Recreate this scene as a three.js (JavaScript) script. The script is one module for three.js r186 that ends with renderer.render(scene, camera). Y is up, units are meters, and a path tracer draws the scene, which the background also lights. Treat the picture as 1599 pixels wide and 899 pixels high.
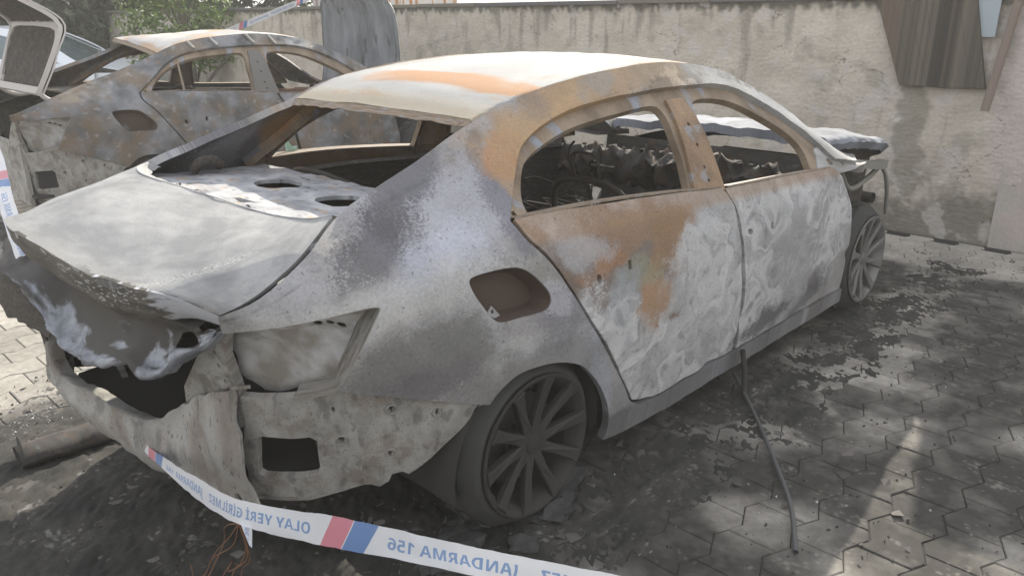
import * as THREE from 'three';
import { mergeGeometries } from 'three/addons/utils/BufferGeometryUtils.js';
import { createNoise3D } from 'simplex-noise';

// ---------------------------------------------------------------- camera, sky, sun, exposure
// world axes: x = towards the wall (forward of the burnt cars), y = up, z = to the right of the cars; origin under the near car's rear axle
const scene = new THREE.Scene();
const camera = new THREE.PerspectiveCamera(40.24, 1024 / 575, 0.05, 400);
camera.position.set(-1.632, 1.590, 2.350);
camera.up.set(0.2398, 0.9446, -0.2241);
{
  const yaw = THREE.MathUtils.degToRad(-44.19), pit = THREE.MathUtils.degToRad(19.155);
  camera.lookAt(-1.632 + Math.cos(pit) * Math.cos(yaw), 1.590 - Math.sin(pit), 2.350 + Math.cos(pit) * Math.sin(yaw));
}
const renderer = new THREE.WebGLRenderer({ antialias: true });
renderer.toneMapping = THREE.LinearToneMapping;
renderer.toneMappingExposure = 1.7;
renderer.shadowMap.enabled = true;
const SKY_LEVEL = 0.88;
const SUN = new THREE.Vector3(1.75, 1.0, -0.9).normalize();
{   // hazy morning sky: pale at the horizon, soft blue above, a broad glow round the sun
  const w = 256, h = 128, d = new Float32Array(w * h * 4);
  for (let j = 0; j < h; j++) for (let i = 0; i < w; i++) {
    const th = (j + .5) / h * Math.PI - Math.PI / 2, ph = ((i + .5) / w - .5) * Math.PI * 2;
    const v = new THREE.Vector3(Math.cos(th) * Math.cos(ph), Math.sin(th), Math.cos(th) * Math.sin(ph));
    const e = Math.max(v.y, 0), k = Math.pow(1 - e, 2.2), g = Math.pow(Math.max(v.dot(SUN), 0), 6);
    const q = (j * w + i) * 4, L = SKY_LEVEL;
    d[q] = L * (.70 + .30 * k + .48 * g); d[q + 1] = L * (.735 + .27 * k + .44 * g); d[q + 2] = L * (.82 + .17 * k + .36 * g); d[q + 3] = 1;
  }
  const t = new THREE.DataTexture(d, w, h, THREE.RGBAFormat, THREE.FloatType);
  t.mapping = THREE.EquirectangularReflectionMapping; t.magFilter = t.minFilter = THREE.LinearFilter; t.needsUpdate = true;
  scene.background = t; scene.environment = t;
}
const sun = new THREE.DirectionalLight(new THREE.Color(1.0, 0.93, 0.80), 5.0);
sun.name = 'sun_light';
sun.position.copy(SUN).multiplyScalar(30);
sun.castShadow = true; sun.shadow.radius = 1;
Object.assign(sun.shadow.camera, { left: -14, right: 14, top: 14, bottom: -14, near: 1, far: 80 });
sun.shadow.mapSize.set(4096, 4096);
scene.add(sun); scene.add(sun.target);
scene.fog = new THREE.FogExp2(new THREE.Color(0.95, 0.93, 0.88), 0.006);   // thin fog added as a veil of lens glare, lifts the darks

// ---------------------------------------------------------------- helpers
let seed = 12345;
const rnd = () => { seed = (seed * 1664525 + 1013904223) >>> 0; return seed / 4294967296; };
const rr = (a, b) => a + (b - a) * rnd();
const N3 = createNoise3D(rnd);
const fbm = (x, y, z, o = 4) => { let a = 0, w = 0.5, f = 1; for (let i = 0; i < o; i++) { a += w * N3(x * f, y * f, z * f); w *= 0.5; f *= 2.03; } return a; };
const clamp = (v, a = 0, b = 1) => Math.min(b, Math.max(a, v));
const sst = (a, b, v) => { const t = clamp((v - a) / (b - a)); return t * t * (3 - 2 * t); };
const lerp = (a, b, t) => a + (b - a) * t;
const mix3 = (a, b, t) => [lerp(a[0], b[0], t), lerp(a[1], b[1], t), lerp(a[2], b[2], t)];
const V = (x, y, z) => new THREE.Vector3(x, y, z);
const names = new Map();
const numbered = (n) => { const k = names.get(n) || 0; names.set(n, k + 1); return k ? n + '_' + String(k).padStart(3, '0') : n; };
function group(name, label, category, pos = [0, 0, 0], turn = 0, grp) {
  const g = new THREE.Group(); g.name = numbered(name); g.position.set(...pos); g.rotation.y = turn;
  g.userData = { label, category }; if (grp) g.userData.group = grp;
  scene.add(g); return g;
}
function part(name, geo, mat, parent, extra) {
  const m = new THREE.Mesh(geo, mat); m.name = name; m.castShadow = m.receiveShadow = true;
  if (extra) Object.assign(m.userData, extra);
  parent.add(m); return m;
}
function single(name, geo, mat, label, category, grp) {
  const m = part(numbered(name), geo, mat, scene, { label, category }); if (grp) m.userData.group = grp; return m;
}
function structure(name, geo, mat) { return part(name, geo, mat, scene, { kind: 'structure' }); }
const toS = (v) => { v = clamp(v); return Math.round(255 * (v <= 0.0031308 ? v * 12.92 : 1.055 * Math.pow(v, 1 / 2.4) - 0.055)); };
// colour(u, v) -> linear rgb; relief(u, v) -> 0..1
const TEX = 1;
function tex(w, h, fn, srgb = true, wrap = false) {
  w = Math.round(w * TEX); h = Math.round(h * TEX);
  const d = new Uint8Array(w * h * 4);
  for (let j = 0; j < h; j++) for (let i = 0; i < w; i++) {
    const c = fn((i + 0.5) / w, (j + 0.5) / h), k = (j * w + i) * 4;
    if (srgb) { d[k] = toS(c[0]); d[k + 1] = toS(c[1]); d[k + 2] = toS(c[2]); } else { const q = Math.round(255 * clamp(c)); d[k] = d[k + 1] = d[k + 2] = q; }
    d[k + 3] = 255;
  }
  const t = new THREE.DataTexture(d, w, h, THREE.RGBAFormat);
  t.magFilter = THREE.LinearFilter; t.minFilter = THREE.LinearFilter;
  if (srgb) t.colorSpace = THREE.SRGBColorSpace;
  if (wrap) t.wrapS = t.wrapT = THREE.RepeatWrapping;
  t.needsUpdate = true; return t;
}
const mat = (c, rough = 0.85, metal = 0, more = {}) => new THREE.MeshStandardMaterial({ color: new THREE.Color().setRGB(...c), roughness: rough, metalness: metal, side: THREE.DoubleSide, ...more });

// bicubic (Catmull-Rom) control net: rows[i][j] = [x, y, z]; ev(s, t) with s along i, t along j
class Net {
  constructor(rows) {
    this.n = rows.length; this.m = rows[0].length;
    const pad = (l, f) => [f(l[0], l[1]), ...l, f(l[l.length - 1], l[l.length - 2])];
    const ex = (a, b) => a.map((v, k) => 2 * v - b[k]);
    const r1 = rows.map((r) => pad(r, ex));
    this.p = pad(r1, (a, b) => a.map((v, k) => ex(v, b[k])));
  }
  static w(t) { return [-0.5 * t + t * t - 0.5 * t ** 3, 1 - 2.5 * t * t + 1.5 * t ** 3, 0.5 * t + 2 * t * t - 1.5 * t ** 3, -0.5 * t * t + 0.5 * t ** 3]; }
  ev(s, t) {
    const i = Math.min(Math.max(Math.floor(s), 0), this.n - 2), j = Math.min(Math.max(Math.floor(t), 0), this.m - 2);
    const a = Net.w(s - i), b = Net.w(t - j), o = [0, 0, 0];
    for (let k = 0; k < 4; k++) for (let l = 0; l < 4; l++) { const q = a[k] * b[l], c = this.p[i + k][j + l]; o[0] += q * c[0]; o[1] += q * c[1]; o[2] += q * c[2]; }
    return V(o[0], o[1], o[2]);
  }
  nrm(s, t) {
    const e = 0.02, a = this.ev(s + e, t).sub(this.ev(s - e, t)), b = this.ev(s, t + e).sub(this.ev(s, t - e));
    return a.cross(b).normalize();
  }
}
// Catmull-Rom resample of a 2D or 3D point list
function smooth(pts, per = 4, closed = false) {
  const v3 = pts.map((p) => V(p[0], p[1], p[2] || 0));
  const c = new THREE.CatmullRomCurve3(v3, closed, 'centripetal');
  return c.getPoints(per * (closed ? pts.length : pts.length - 1)).slice(0, closed ? -1 : undefined).map((p) => [p.x, p.y, p.z]);
}
// a sheet cut from a net: polygon + holes in (s, t), real thickness, hem of its own depth round every edge
function sheet(net, poly, holes = [], o = {}) {
  const { thick = 0.003, hem = 0.018, inset = 0, mirror = false, edge = 0.035, disp = null, us = 1 / 15, vs = 1 / 7, map = null } = o;
  const P2 = (a) => a.map((p) => new THREE.Vector2(p[0], p[1]));
  let contour = P2(poly), hs = holes.map(P2);
  if (THREE.ShapeUtils.isClockWise(contour)) contour.reverse();
  hs.forEach((h) => { if (!THREE.ShapeUtils.isClockWise(h)) h.reverse(); });
  const faces = THREE.ShapeUtils.triangulateShape(contour, hs);
  const pts = [...contour, ...hs.flat()].map((p) => [p.x, p.y]);
  const pos = [];
  const place = (q) => { const n = net.nrm(q[0], q[1]), p = net.ev(q[0], q[1]); p.addScaledVector(n, -inset); if (disp) p.addScaledVector(n, disp(p)); return { p, n }; };
  pts.forEach((q) => pos.push(place(q)));
  let tris = faces.map((f) => [...f]);
  for (let pass = 0; pass < 9; pass++) {
    const mid = new Map(); let any = false;
    const cut = (a, b) => {
      if (pos[a].p.distanceTo(pos[b].p) < edge) return -1;
      const k = a < b ? a * 1e6 + b : b * 1e6 + a;
      if (!mid.has(k)) { const q = [(pts[a][0] + pts[b][0]) / 2, (pts[a][1] + pts[b][1]) / 2]; mid.set(k, pts.length); pts.push(q); pos.push(place(q)); }
      any = true; return mid.get(k);
    };
    const out = [];
    for (const [a, b, c] of tris) {
      const ab = cut(a, b), bc = cut(b, c), ca = cut(c, a);
      const n = (ab >= 0) + (bc >= 0) + (ca >= 0);
      if (!n) out.push([a, b, c]);
      else if (n === 3) out.push([a, ab, ca], [ab, b, bc], [ca, bc, c], [ab, bc, ca]);
      else if (n === 1) { if (ab >= 0) out.push([a, ab, c], [ab, b, c]); else if (bc >= 0) out.push([b, bc, a], [bc, c, a]); else out.push([c, ca, b], [ca, a, b]); }
      else if (ab < 0) out.push([c, ca, bc], [ca, a, bc], [a, b, bc]);
      else if (bc < 0) out.push([a, ab, ca], [ab, b, ca], [b, c, ca]);
      else out.push([b, bc, ab], [bc, c, ab], [c, a, ab]);
    }
    tris = out; if (!any) break;
  }
  const X = [], Nn = [], UV = [], mz = mirror ? -1 : 1;
  const uvOf = map || ((q) => [q[0] * us, q[1] * vs]);
  const push = (p, n, q) => { X.push(p.x, p.y, p.z * mz); Nn.push(n.x, n.y, n.z * mz); const w = uvOf(q, p); UV.push(w[0], w[1]); };
  const tri = (l) => (mirror ? [l[0], l[2], l[1]] : l);
  const idx = [];
  pts.forEach((q, i) => push(pos[i].p, pos[i].n, q));
  const base = pts.length;
  pts.forEach((q, i) => push(pos[i].p.clone().addScaledVector(pos[i].n, -thick), pos[i].n.clone().negate(), q));
  const count = new Map();
  for (const [a, b, c] of tris) {
    idx.push(...tri([a, b, c]), ...tri([base + a, base + c, base + b]));
    for (const [i, j] of [[a, b], [b, c], [c, a]]) { const k = i < j ? i * 1e6 + j : j * 1e6 + i; count.set(k, (count.get(k) || 0) + 1); if (count.get(k) === 1) count.set(-k, [i, j]); }
  }
  for (const [k, v] of count) if (k > 0 && v === 1) {   // free edges: a folded hem
    const [i, j] = count.get(-k), a = pos[i], b = pos[j];
    const t = b.p.clone().sub(a.p).normalize(), n = t.clone().cross(a.n).normalize();
    const s = X.length / 3;
    push(a.p, n, pts[i]); push(b.p, n, pts[j]);
    push(b.p.clone().addScaledVector(b.n, -hem), n, pts[j]); push(a.p.clone().addScaledVector(a.n, -hem), n, pts[i]);
    idx.push(...tri([s, s + 2, s + 1]), ...tri([s, s + 3, s + 2]));
  }
  const g = new THREE.BufferGeometry();
  g.setAttribute('position', new THREE.Float32BufferAttribute(X, 3));
  g.setAttribute('normal', new THREE.Float32BufferAttribute(Nn, 3));
  g.setAttribute('uv', new THREE.Float32BufferAttribute(UV, 2));
  g.setIndex(idx); return g;
}
const rect = (s0, s1, t0, t1) => [[s0, t0], [s1, t0], [s1, t1], [s0, t1]];
const ellipse = (s, t, a, b, n = 14, rot = 0) => Array.from({ length: n }, (_, i) => { const q = i / n * Math.PI * 2, x = Math.cos(q) * a, y = Math.sin(q) * b; return [s + x * Math.cos(rot) - y * Math.sin(rot), t + x * Math.sin(rot) + y * Math.cos(rot)]; });
const tube = (pts, r, seg = 24, rad = 8) => new THREE.TubeGeometry(new THREE.CatmullRomCurve3(pts.map((p) => V(...p)), false, 'centripetal'), seg, r, rad, false);
function box(w, h, d, x, y, z, rx = 0, ry = 0, rz = 0) { const g = new THREE.BoxGeometry(w, h, d); g.rotateX(rx); g.rotateY(ry); g.rotateZ(rz); g.translate(x, y, z); return g; }
// a strip lofted between two 3D polylines of equal length
function strip(a, b, depth = 0.004) {
  const n = a.length, X = [], I = [], UV = [];
  const A = a.map((p) => V(...p)), B = b.map((p) => V(...p));
  for (let i = 0; i < n; i++) {
    const t = A[Math.min(i + 1, n - 1)].clone().sub(A[Math.max(i - 1, 0)]), w = B[i].clone().sub(A[i]), m = t.cross(w).normalize().multiplyScalar(depth);
    for (const q of [A[i], B[i], B[i].clone().add(m), A[i].clone().add(m)]) { X.push(q.x, q.y, q.z); }
    UV.push(i / n, 0, i / n, 1, i / n, 1, i / n, 0);
  }
  for (let i = 0; i + 1 < n; i++) for (let k = 0; k < 4; k++) { const p = i * 4 + k, q = i * 4 + (k + 1) % 4; I.push(p, q, p + 4, q, q + 4, p + 4); }
  let g = new THREE.BufferGeometry();
  g.setAttribute('position', new THREE.Float32BufferAttribute(X, 3)); g.setAttribute('uv', new THREE.Float32BufferAttribute(UV, 2)); g.setIndex(I);
  g = g.toNonIndexed(); g.computeVertexNormals(); return g;
}

// ---------------------------------------------------------------- burnt paint
const ASH = [0.47, 0.47, 0.47], PALE = [0.36, 0.355, 0.365], GREY = [0.225, 0.218, 0.208], LAV = [0.345, 0.345, 0.375], DARK = [0.085, 0.082, 0.088], SOOT = [0.035, 0.033, 0.031],
  RUST = [0.44, 0.19, 0.06], TAN = [0.37, 0.245, 0.13], BROWN = [0.155, 0.10, 0.065], WARM = [0.56, 0.55, 0.52], BLUE = [0.30, 0.35, 0.43];
// patches: [x, y, rx, ry, tilt, colour, strength, raggedness, grain]
function paint(patches, x, y, z, base) {
  let c = base;
  for (const [px, py, rx, ry, rot, col, str, rag = 0.6, gr = 0.35] of patches) {
    const dx = x - px, dy = y - py;
    if (Math.abs(dx) > 3 * Math.max(rx, ry) || Math.abs(dy) > 3 * Math.max(rx, ry)) continue;
    const cs = Math.cos(rot), sn = Math.sin(rot), a = (dx * cs + dy * sn) / rx, b = (-dx * sn + dy * cs) / ry;
    const d = Math.sqrt(a * a + b * b);
    if (d > 2.2) continue;
    const n = fbm(x * 6 + px * 3, y * 6 - py, z * 6, 4) * rag * 1.05 + N3(x * 60, y * 60, z * 60) * gr * 0.28 + N3(x * 170, y * 170, z * 170) * gr * 0.5;
    const m = sst(-0.36, 0.34, 1 - d + n) * str;
    if (m > 0.002) c = mix3(c, col, m);
  }
  return c;
}

// ---------------------------------------------------------------- the body net of a saloon: 16 stations from the rear centre round the right corner to the front, 8 rows from sill to roof ditch
const BODY = [
  [[-.90, .25, 0], [-.915, .38, 0], [-.92, .52, 0], [-.925, .68, 0], [-.93, .80, 0], [-.90, .88, 0], [-.90, .90, 0], [-.90, .915, 0]],
  [[-.845, .26, .28], [-.86, .385, .28], [-.87, .525, .29], [-.885, .68, .31], [-.895, .80, .33], [-.895, .88, .36], [-.90, .90, .40], [-.90, .915, .42]],
  [[-.75, .28, .48], [-.775, .40, .49], [-.80, .54, .50], [-.83, .69, .51], [-.86, .80, .53], [-.875, .87, .57], [-.88, .90, .60], [-.885, .915, .62]],
  [[-.66, .30, .62], [-.69, .42, .635], [-.71, .55, .65], [-.745, .70, .67], [-.79, .82, .685], [-.83, .885, .675], [-.85, .91, .665], [-.86, .925, .652]],
  [[-.55, .32, .71], [-.57, .43, .735], [-.59, .56, .75], [-.63, .71, .765], [-.68, .84, .765], [-.73, .905, .745], [-.76, .935, .715], [-.78, .955, .685]],
  [[-.42, .32, .775], [-.43, .43, .80], [-.45, .57, .815], [-.48, .72, .825], [-.53, .855, .82], [-.58, .935, .785], [-.62, .98, .735], [-.65, 1.02, .675]],
  [[-.28, .30, .81], [-.28, .43, .84], [-.28, .57, .86], [-.30, .73, .865], [-.33, .87, .855], [-.37, .965, .805], [-.43, 1.035, .71], [-.48, 1.10, .605]],
  [[-.10, .28, .83], [-.10, .43, .865], [-.10, .58, .885], [-.10, .74, .89], [-.11, .885, .875], [-.13, .985, .82], [-.17, 1.09, .70], [-.22, 1.185, .575]],
  [[.12, .24, .845], [.12, .42, .88], [.12, .58, .90], [.12, .74, .898], [.12, .89, .882], [.11, 1.0, .832], [.08, 1.135, .70], [.04, 1.27, .538]],
  [[.40, .21, .855], [.40, .40, .89], [.40, .58, .905], [.40, .74, .902], [.40, .885, .885], [.40, .995, .845], [.36, 1.185, .735], [.32, 1.355, .555]],
  [[.75, .20, .86], [.75, .39, .89], [.75, .58, .905], [.75, .74, .902], [.75, .87, .885], [.75, .975, .85], [.74, 1.20, .735], [.72, 1.40, .555]],
  [[1.15, .20, .86], [1.15, .39, .89], [1.15, .58, .905], [1.15, .73, .902], [1.15, .86, .885], [1.15, .945, .852], [1.15, 1.195, .738], [1.13, 1.41, .555]],
  [[1.6, .20, .86], [1.6, .39, .89], [1.6, .58, .905], [1.6, .72, .902], [1.6, .845, .885], [1.6, .92, .855], [1.58, 1.14, .748], [1.52, 1.35, .58]],
  [[2.05, .20, .86], [2.05, .39, .89], [2.05, .57, .905], [2.05, .71, .902], [2.05, .825, .885], [2.05, .895, .857], [2.04, 1.03, .77], [2.0, 1.165, .635]],
  [[2.45, .20, .86], [2.45, .38, .885], [2.45, .56, .90], [2.45, .70, .897], [2.45, .81, .88], [2.45, .87, .855], [2.47, .89, .79], [2.5, .91, .72]],
  [[2.8, .20, .85], [2.8, .38, .875], [2.8, .56, .89], [2.8, .69, .887], [2.8, .79, .87], [2.8, .84, .85], [2.83, .86, .79], [2.86, .87, .74]],
];
// texture of a body side over the (s, t) domain; fn(P, s, t) -> linear rgb
function bodyTexture(net, w, h, fn) {
  const gw = 180, gh = 84, g = [];
  for (let j = 0; j <= gh; j++) for (let i = 0; i <= gw; i++) g.push(net.ev(i / gw * 15, j / gh * 7));
  return tex(w, h, (u, v) => {
    const a = u * gw, b = v * gh, i = Math.min(Math.floor(a), gw - 1), j = Math.min(Math.floor(b), gh - 1), fa = a - i, fb = b - j;
    const k = j * (gw + 1) + i, p = g[k].clone().lerp(g[k + 1], fa).lerp(g[k + gw + 1].clone().lerp(g[k + gw + 2], fa), fb);
    return fn(p, u * 15, v * 7);
  });
}
const crust = tex(512, 512, (u, v) => { const x = u * 12, y = v * 12; return 0.5 + 0.35 * N3(x * 4, y * 4, 1) + 0.25 * N3(x * 11, y * 11, 2) + 0.2 * N3(x * 2, y * 2, 3); }, false, true);
function crustAt(ru, rv) { const t = crust.clone(); t.repeat.set(ru, rv); t.needsUpdate = true; return t; }

const netA = new Net(BODY);
const SIDE_PATCHES = [
  // quarter and C pillar
  [-.20, 1.06, .26, .13, .35, LAV, .85, .6, .7], [-.33, .97, .2, .05, .3, [0.42, 0.43, 0.49], .7, .5, .6],
  [-.30, 1.13, .19, .045, .50, DARK, .7, .5, .8], [-.47, 1.015, .15, .05, .42, DARK, .75, .5, .9], [-.02, 1.06, .055, .13, -.15, [.13, .125, .15], .75, .5, .9],
  [.10, 1.185, .085, .05, .3, RUST, .75, .7, .3], [.06, 1.12, .04, .07, 0, TAN, .7, .8, .3], [.02, 1.22, .06, .02, .7, DARK, .5, .5, .5],
  [-.50, .885, .40, .06, .10, [.45, .445, .43], .7, .6, .4],  // pale shoulder band: toned-down trace of the lit strip, put into the colour
  [-.42, .70, .22, .13, 0, [.165, .165, .157], .85, .6, .4], [-.40, .64, .12, .05, .1, [.13, .115, .13], .7, .8, .7], [-.30, .74, .08, .07, 0, [.15, .15, .14], .5, .8, .5],
  [.10, .70, .13, .11, -.6, [.20, .195, .215], .8, .7, .9], [.06, .78, .08, .04, -.6, [.42, .42, .45], .7, 1.0, 1.2], [.18, .62, .07, .10, .5, [.44, .44, .46], .55, 1.1, 1.4],
  [-.12, .66, .10, .04, .2, ASH, .45, .9, .8], [.30, .40, .05, .3, .25, [.33, .34, .37], .8, .4, .3],
  [-.05, .56, .5, .10, .1, [.15, .148, .145], .55, .8, .5], [-.62, .84, .12, .05, .3, [.40, .40, .40], .6, .6, .4],
  // roof rail and A pillar
  [.45, 1.31, .42, .09, .25, TAN, .9, .45, .2], [.95, 1.37, .35, .06, 0, [.34, .25, .16], .8, .5, .2], [.35, 1.27, .2, .03, .4, [.42, .28, .15], .7, .5, .2],
  [.62, 1.36, .10, .03, .2, [.27, .26, .24], .6, .9, .5], [.30, 1.32, .05, .05, .5, [.20, .17, .14], .6, .9, .6], [.98, 1.33, .12, .03, 0, [.19, .15, .11], .6, .9, .5], [.75, 1.30, .14, .02, .1, [.15, .12, .09], .6, .8, .5], [1.45, 1.33, .28, .07, -.3, [.40, .40, .38], .8, .5, .3], [2.05, 1.10, .4, .1, -.45, [.31, .32, .33], .8, .5, .4],
  // sill
  [1.1, .21, 1.2, .03, 0, DARK, .6, .7, .6],
];
const DOOR_PATCHES = [
  [.9, .6, .9, .5, 0, [.43, .43, .435], .9, .4, .2],
  // rear door: rust above, ash below
  [.40, .86, .45, .14, -.05, [.12, .08, .055], .8, .8, .5], [.55, .90, .4, .05, -.05, [.27, .17, .10], .7, .8, .4], [.30, .83, .12, .05, 0, [.34, .16, .06], .6, .9, .5], [.68, .82, .10, .10, 0, [.27, .165, .085], .7, .8, .6],
  [.57, .67, .10, .12, .1, [.33, .185, .085], .85, .7, .5], [.47, .76, .12, .06, 0, [.25, .26, .19], .6, .8, .4], [.20, .90, .16, .05, -.3, PALE, .7, .7, .5], [.40, .68, .08, .12, .2, [.29, .31, .33], .8, .6, .3],
  [.95, .90, .10, .06, 0, [.40, .42, .44], .8, .9, .7], [.86, .80, .16, .08, .3, [.46, .465, .47], .85, .7, .4],
  [.95, .58, .28, .24, 0, ASH, .55, .5, .2], [.50, .42, .10, .22, .4, [.42, .42, .43], .6, .5, .3], [.7, .55, .05, .02, 0, BROWN, .8, 1, 1],
  // front door
  [1.7, .74, .5, .16, 0, [.37, .375, .385], .7, .6, .3], [1.65, .60, .18, .2, .3, [.27, .27, .265], .6, .8, .4], [2.15, .60, .14, .28, -.2, [.46, .465, .48], .7, .5, .2],
  [1.5, .28, .25, .05, .1, DARK, .85, .9, .8], [1.95, .27, .16, .06, .3, DARK, .7, 1, .9], [2.0, .36, .06, .07, .5, DARK, .6, 1, .8],
];
function sideColour(P, doors) {
  const x = P.x, y = P.y, z = P.z;
  const g = N3(x * 190, y * 190, z * 190), g2 = N3(x * 70, y * 70, z * 70), b = fbm(x * 3, y * 3, z * 3, 5);
  let c = mix3(GREY, PALE, clamp(0.5 + b * 0.9));
  c = mix3(c, [.27, .255, .225], clamp(0.25 + fbm(x * 2 + 9, y * 2, z * 2, 3) * .8) * .6);
  if (doors) {   // swirls of ash where the paint boiled and ran
    const wx = fbm(x * 2.1, y * 2.1, 4, 3), wy = fbm(x * 2.1, y * 2.1, 14, 3);
    const q = fbm(x * 1.3 + wx * .9 + y * .5, y * 1.9 + wy * .9, 2, 2);
    const band = Math.sin(q * 10 + wx * 2);
    c = paint(DOOR_PATCHES, x, y, 0, c);
    const pale = sst(.28, .38, c[2]), fine = fbm(x * 11, y * 11, 6, 3);
    c = mix3(c, [.60, .595, .585], sst(-.6, 1.0, band + fine * .5) * .55 * pale);
    c = mix3(c, [.27, .265, .26], sst(.1, 1.2, Math.sin(q * 12 + wy * 3 + 2) + fine * 1.1) * .5 * pale);
    c = mix3(c, [.15, .145, .14], sst(.8, 1.4, Math.sin(q * 19 + wx * 3) + fine * 1.2) * .4 * pale);
    c = mix3(c, [.30, .19, .11], sst(.93, .97, y + x * .045) * .6);
  } else c = paint(SIDE_PATCHES, x, y, z * .4, c);
  // flakes and grain
  const fl = N3(x * 33, y * 33, z * 33) + .5 * N3(x * 90, y * 90, z * 90);
  c = mix3(c, DARK, sst(.80, 1.15, fl) * .5);
  const k = 1 + g * .10 + g2 * .09 + b * .15;
  return [c[0] * k, c[1] * k, c[2] * k];
}
const sideTex = bodyTexture(netA, 1536, 768, (P, s, t) => sideColour(P, false));
const doorTex = bodyTexture(netA, 1536, 640, (P, s, t) => (s < 7.3 || t > 5.5 || s > 14 ? GREY : sideColour(P, true)));
const burntSide = new THREE.MeshStandardMaterial({ map: sideTex, roughness: 0.62, metalness: 0.12, bumpMap: crustAt(22, 9), bumpScale: 0.0007, side: THREE.DoubleSide });
const burntDoor = new THREE.MeshStandardMaterial({ map: doorTex, roughness: 0.66, metalness: 0.1, bumpMap: crustAt(22, 9), bumpScale: 0.0005, side: THREE.DoubleSide });
const metreTex = (fn, n = 512, size = 1, wrap = true) => tex(n, n, (u, v) => fn(u * size, v * size), true, wrap);
// charred interior steel: soot with rust bloom and ash
const charTex = tex(512, 512, (u, v) => { const x = u * 3, y = v * 3; const b = fbm(x * 2, y * 2, 7, 5), r = fbm(x * 3, y * 3, 17, 4), g = N3(x * 60, y * 60, 3);
  let c = mix3([.032, .030, .027], [.07, .065, .058], clamp(.5 + b)); c = mix3(c, [.10, .06, .036], sst(.05, .5, r) * .7); c = mix3(c, [.20, .19, .18], sst(.6, .85, N3(x * 9, y * 9, 5) * .6 + b) * .4); const k = 1 + g * .2; return c.map((q) => q * k); }, true, true);
const char = new THREE.MeshStandardMaterial({ map: charTex, roughness: .9, side: THREE.DoubleSide });
const sootM = mat([.04, .038, .035], .92), tyreM = mat([.045, .044, .042], .9), rimM = mat([.036, .033, .030], .75, .1, { bumpMap: crustAt(3, 3), bumpScale: .0006 });
// brown-grey primer panels under the lost bumper
const primerTex = tex(1024, 512, (u, v) => { const x = u * 2, y = v; const b = fbm(x * 3, y * 3, 21, 5), g = N3(x * 120, y * 120, 3), m = fbm(x * 6, y * 6, 31, 4);
  let c = mix3([.28, .268, .245], [.43, .42, .395], clamp(.5 + b)); c = mix3(c, [.20, .15, .11], sst(.0, .5, fbm(x * 2.2, y * 2.2, 31, 5)) * .55); c = mix3(c, [.42, .41, .385], sst(.1, .45, fbm(x * 4, y * 7, 44, 5)) * .5); c = mix3(c, [.12, .115, .105], sst(.1, .5, fbm(x * 5, y * 3.6, 41, 5)) * .55); c = mix3(c, [.08, .075, .068], sst(.75, 1.0, N3(x * 26, y * 26, 47) + .5 * N3(x * 70, y * 70, 48)) * .6); const k = 1 + g * .12; return c.map((q) => q * k); }, true, true);
const primer = new THREE.MeshStandardMaterial({ map: primerTex, roughness: .75, metalness: .05, bumpMap: crustAt(14, 7), bumpScale: .0012, side: THREE.DoubleSide });
const lampTex = tex(512, 512, (u, v) => { const b = fbm(u * 4, v * 4, 51, 5), g = N3(u * 90, v * 90, 3); let c = mix3([.22, .205, .18], [.44, .44, .445], clamp(.5 + 1.3 * fbm(u * 1.6, v * 1.6, 51, 5))); c = mix3(c, [.19, .18, .17], sst(.1, .6, fbm(u * 2.2, v * 2.2, 61, 5)) * .6); const k = 1 + g * .1; return c.map((q) => q * k); }, true, true);
const lampM = new THREE.MeshStandardMaterial({ map: lampTex, roughness: .7, side: THREE.DoubleSide });
const flangeTex = tex(512, 128, (u, v) => { const x = u * 6, y = v; const b = fbm(x * 2, y * 3, 71, 4), g = N3(x * 40, y * 40, 3); let c = mix3([.17, .125, .085], [.30, .235, .17], clamp(.5 + b)); c = mix3(c, [.26, .27, .30], sst(.2, .5, fbm(x * 3, y * 3, 81, 3))); const k = 1 + g * .15; return c.map((q) => q * k); }, true, true);
const flangeM = new THREE.MeshStandardMaterial({ map: flangeTex, roughness: .75, side: THREE.DoubleSide });

// ---------------------------------------------------------------- outlines on the body net, in (s, t)
const O1 = [[7.42, 5.27], [7.68, 5.61], [7.97, 5.95], [8.28, 6.29], [8.56, 6.44], [9.06, 6.55], [9.59, 6.59], [10.09, 6.59], [10.76, 6.59], [11.17, 6.62], [11.7, 6.67], [12.11, 6.66], [12.61, 6.50], [12.95, 6.15], [13.35, 5.42]];
const O2R = [[7.82, 5.20], [7.87, 5.53], [8.03, 5.83], [8.26, 6.12], [8.4, 6.20], [8.68, 6.28], [9.11, 6.36], [9.49, 6.38], [9.85, 6.39], [10.29, 6.40], [10.39, 6.36], [10.43, 6.19], [10.40, 5.85], [10.40, 5.5], [10.36, 5.03]];
const O2F = [[10.98, 5.03], [10.89, 5.72], [10.91, 6.09], [10.97, 6.34], [11.08, 6.41], [11.52, 6.45], [11.86, 6.41], [12.22, 6.26], [12.52, 6.07], [12.70, 5.73], [12.72, 5.05]];
const SHUT = [[7.42, 5.27], [7.44, 4.87], [7.55, 4.45], [7.71, 3.98], [7.9, 3.55], [8.13, 3.06], [8.34, 2.56], [8.55, 2.07], [8.74, 1.64], [8.95, 1.15], [9.16, 0.67], [9.35, 0.25], [9.55, 0.05]];
const SPLIT = [[10.88, 5.02], [10.93, 4.51], [11.0, 3.64], [11.09, 2.84], [11.14, 2.0], [11.22, 1.2], [11.28, 0.32], [11.29, 0.08]];
const FRONT = [[13.15, 5.01], [13.33, 3.93], [13.48, 3.17], [13.61, 2.27], [13.75, 1.31], [13.83, 0.49], [13.84, 0.08]];
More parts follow.
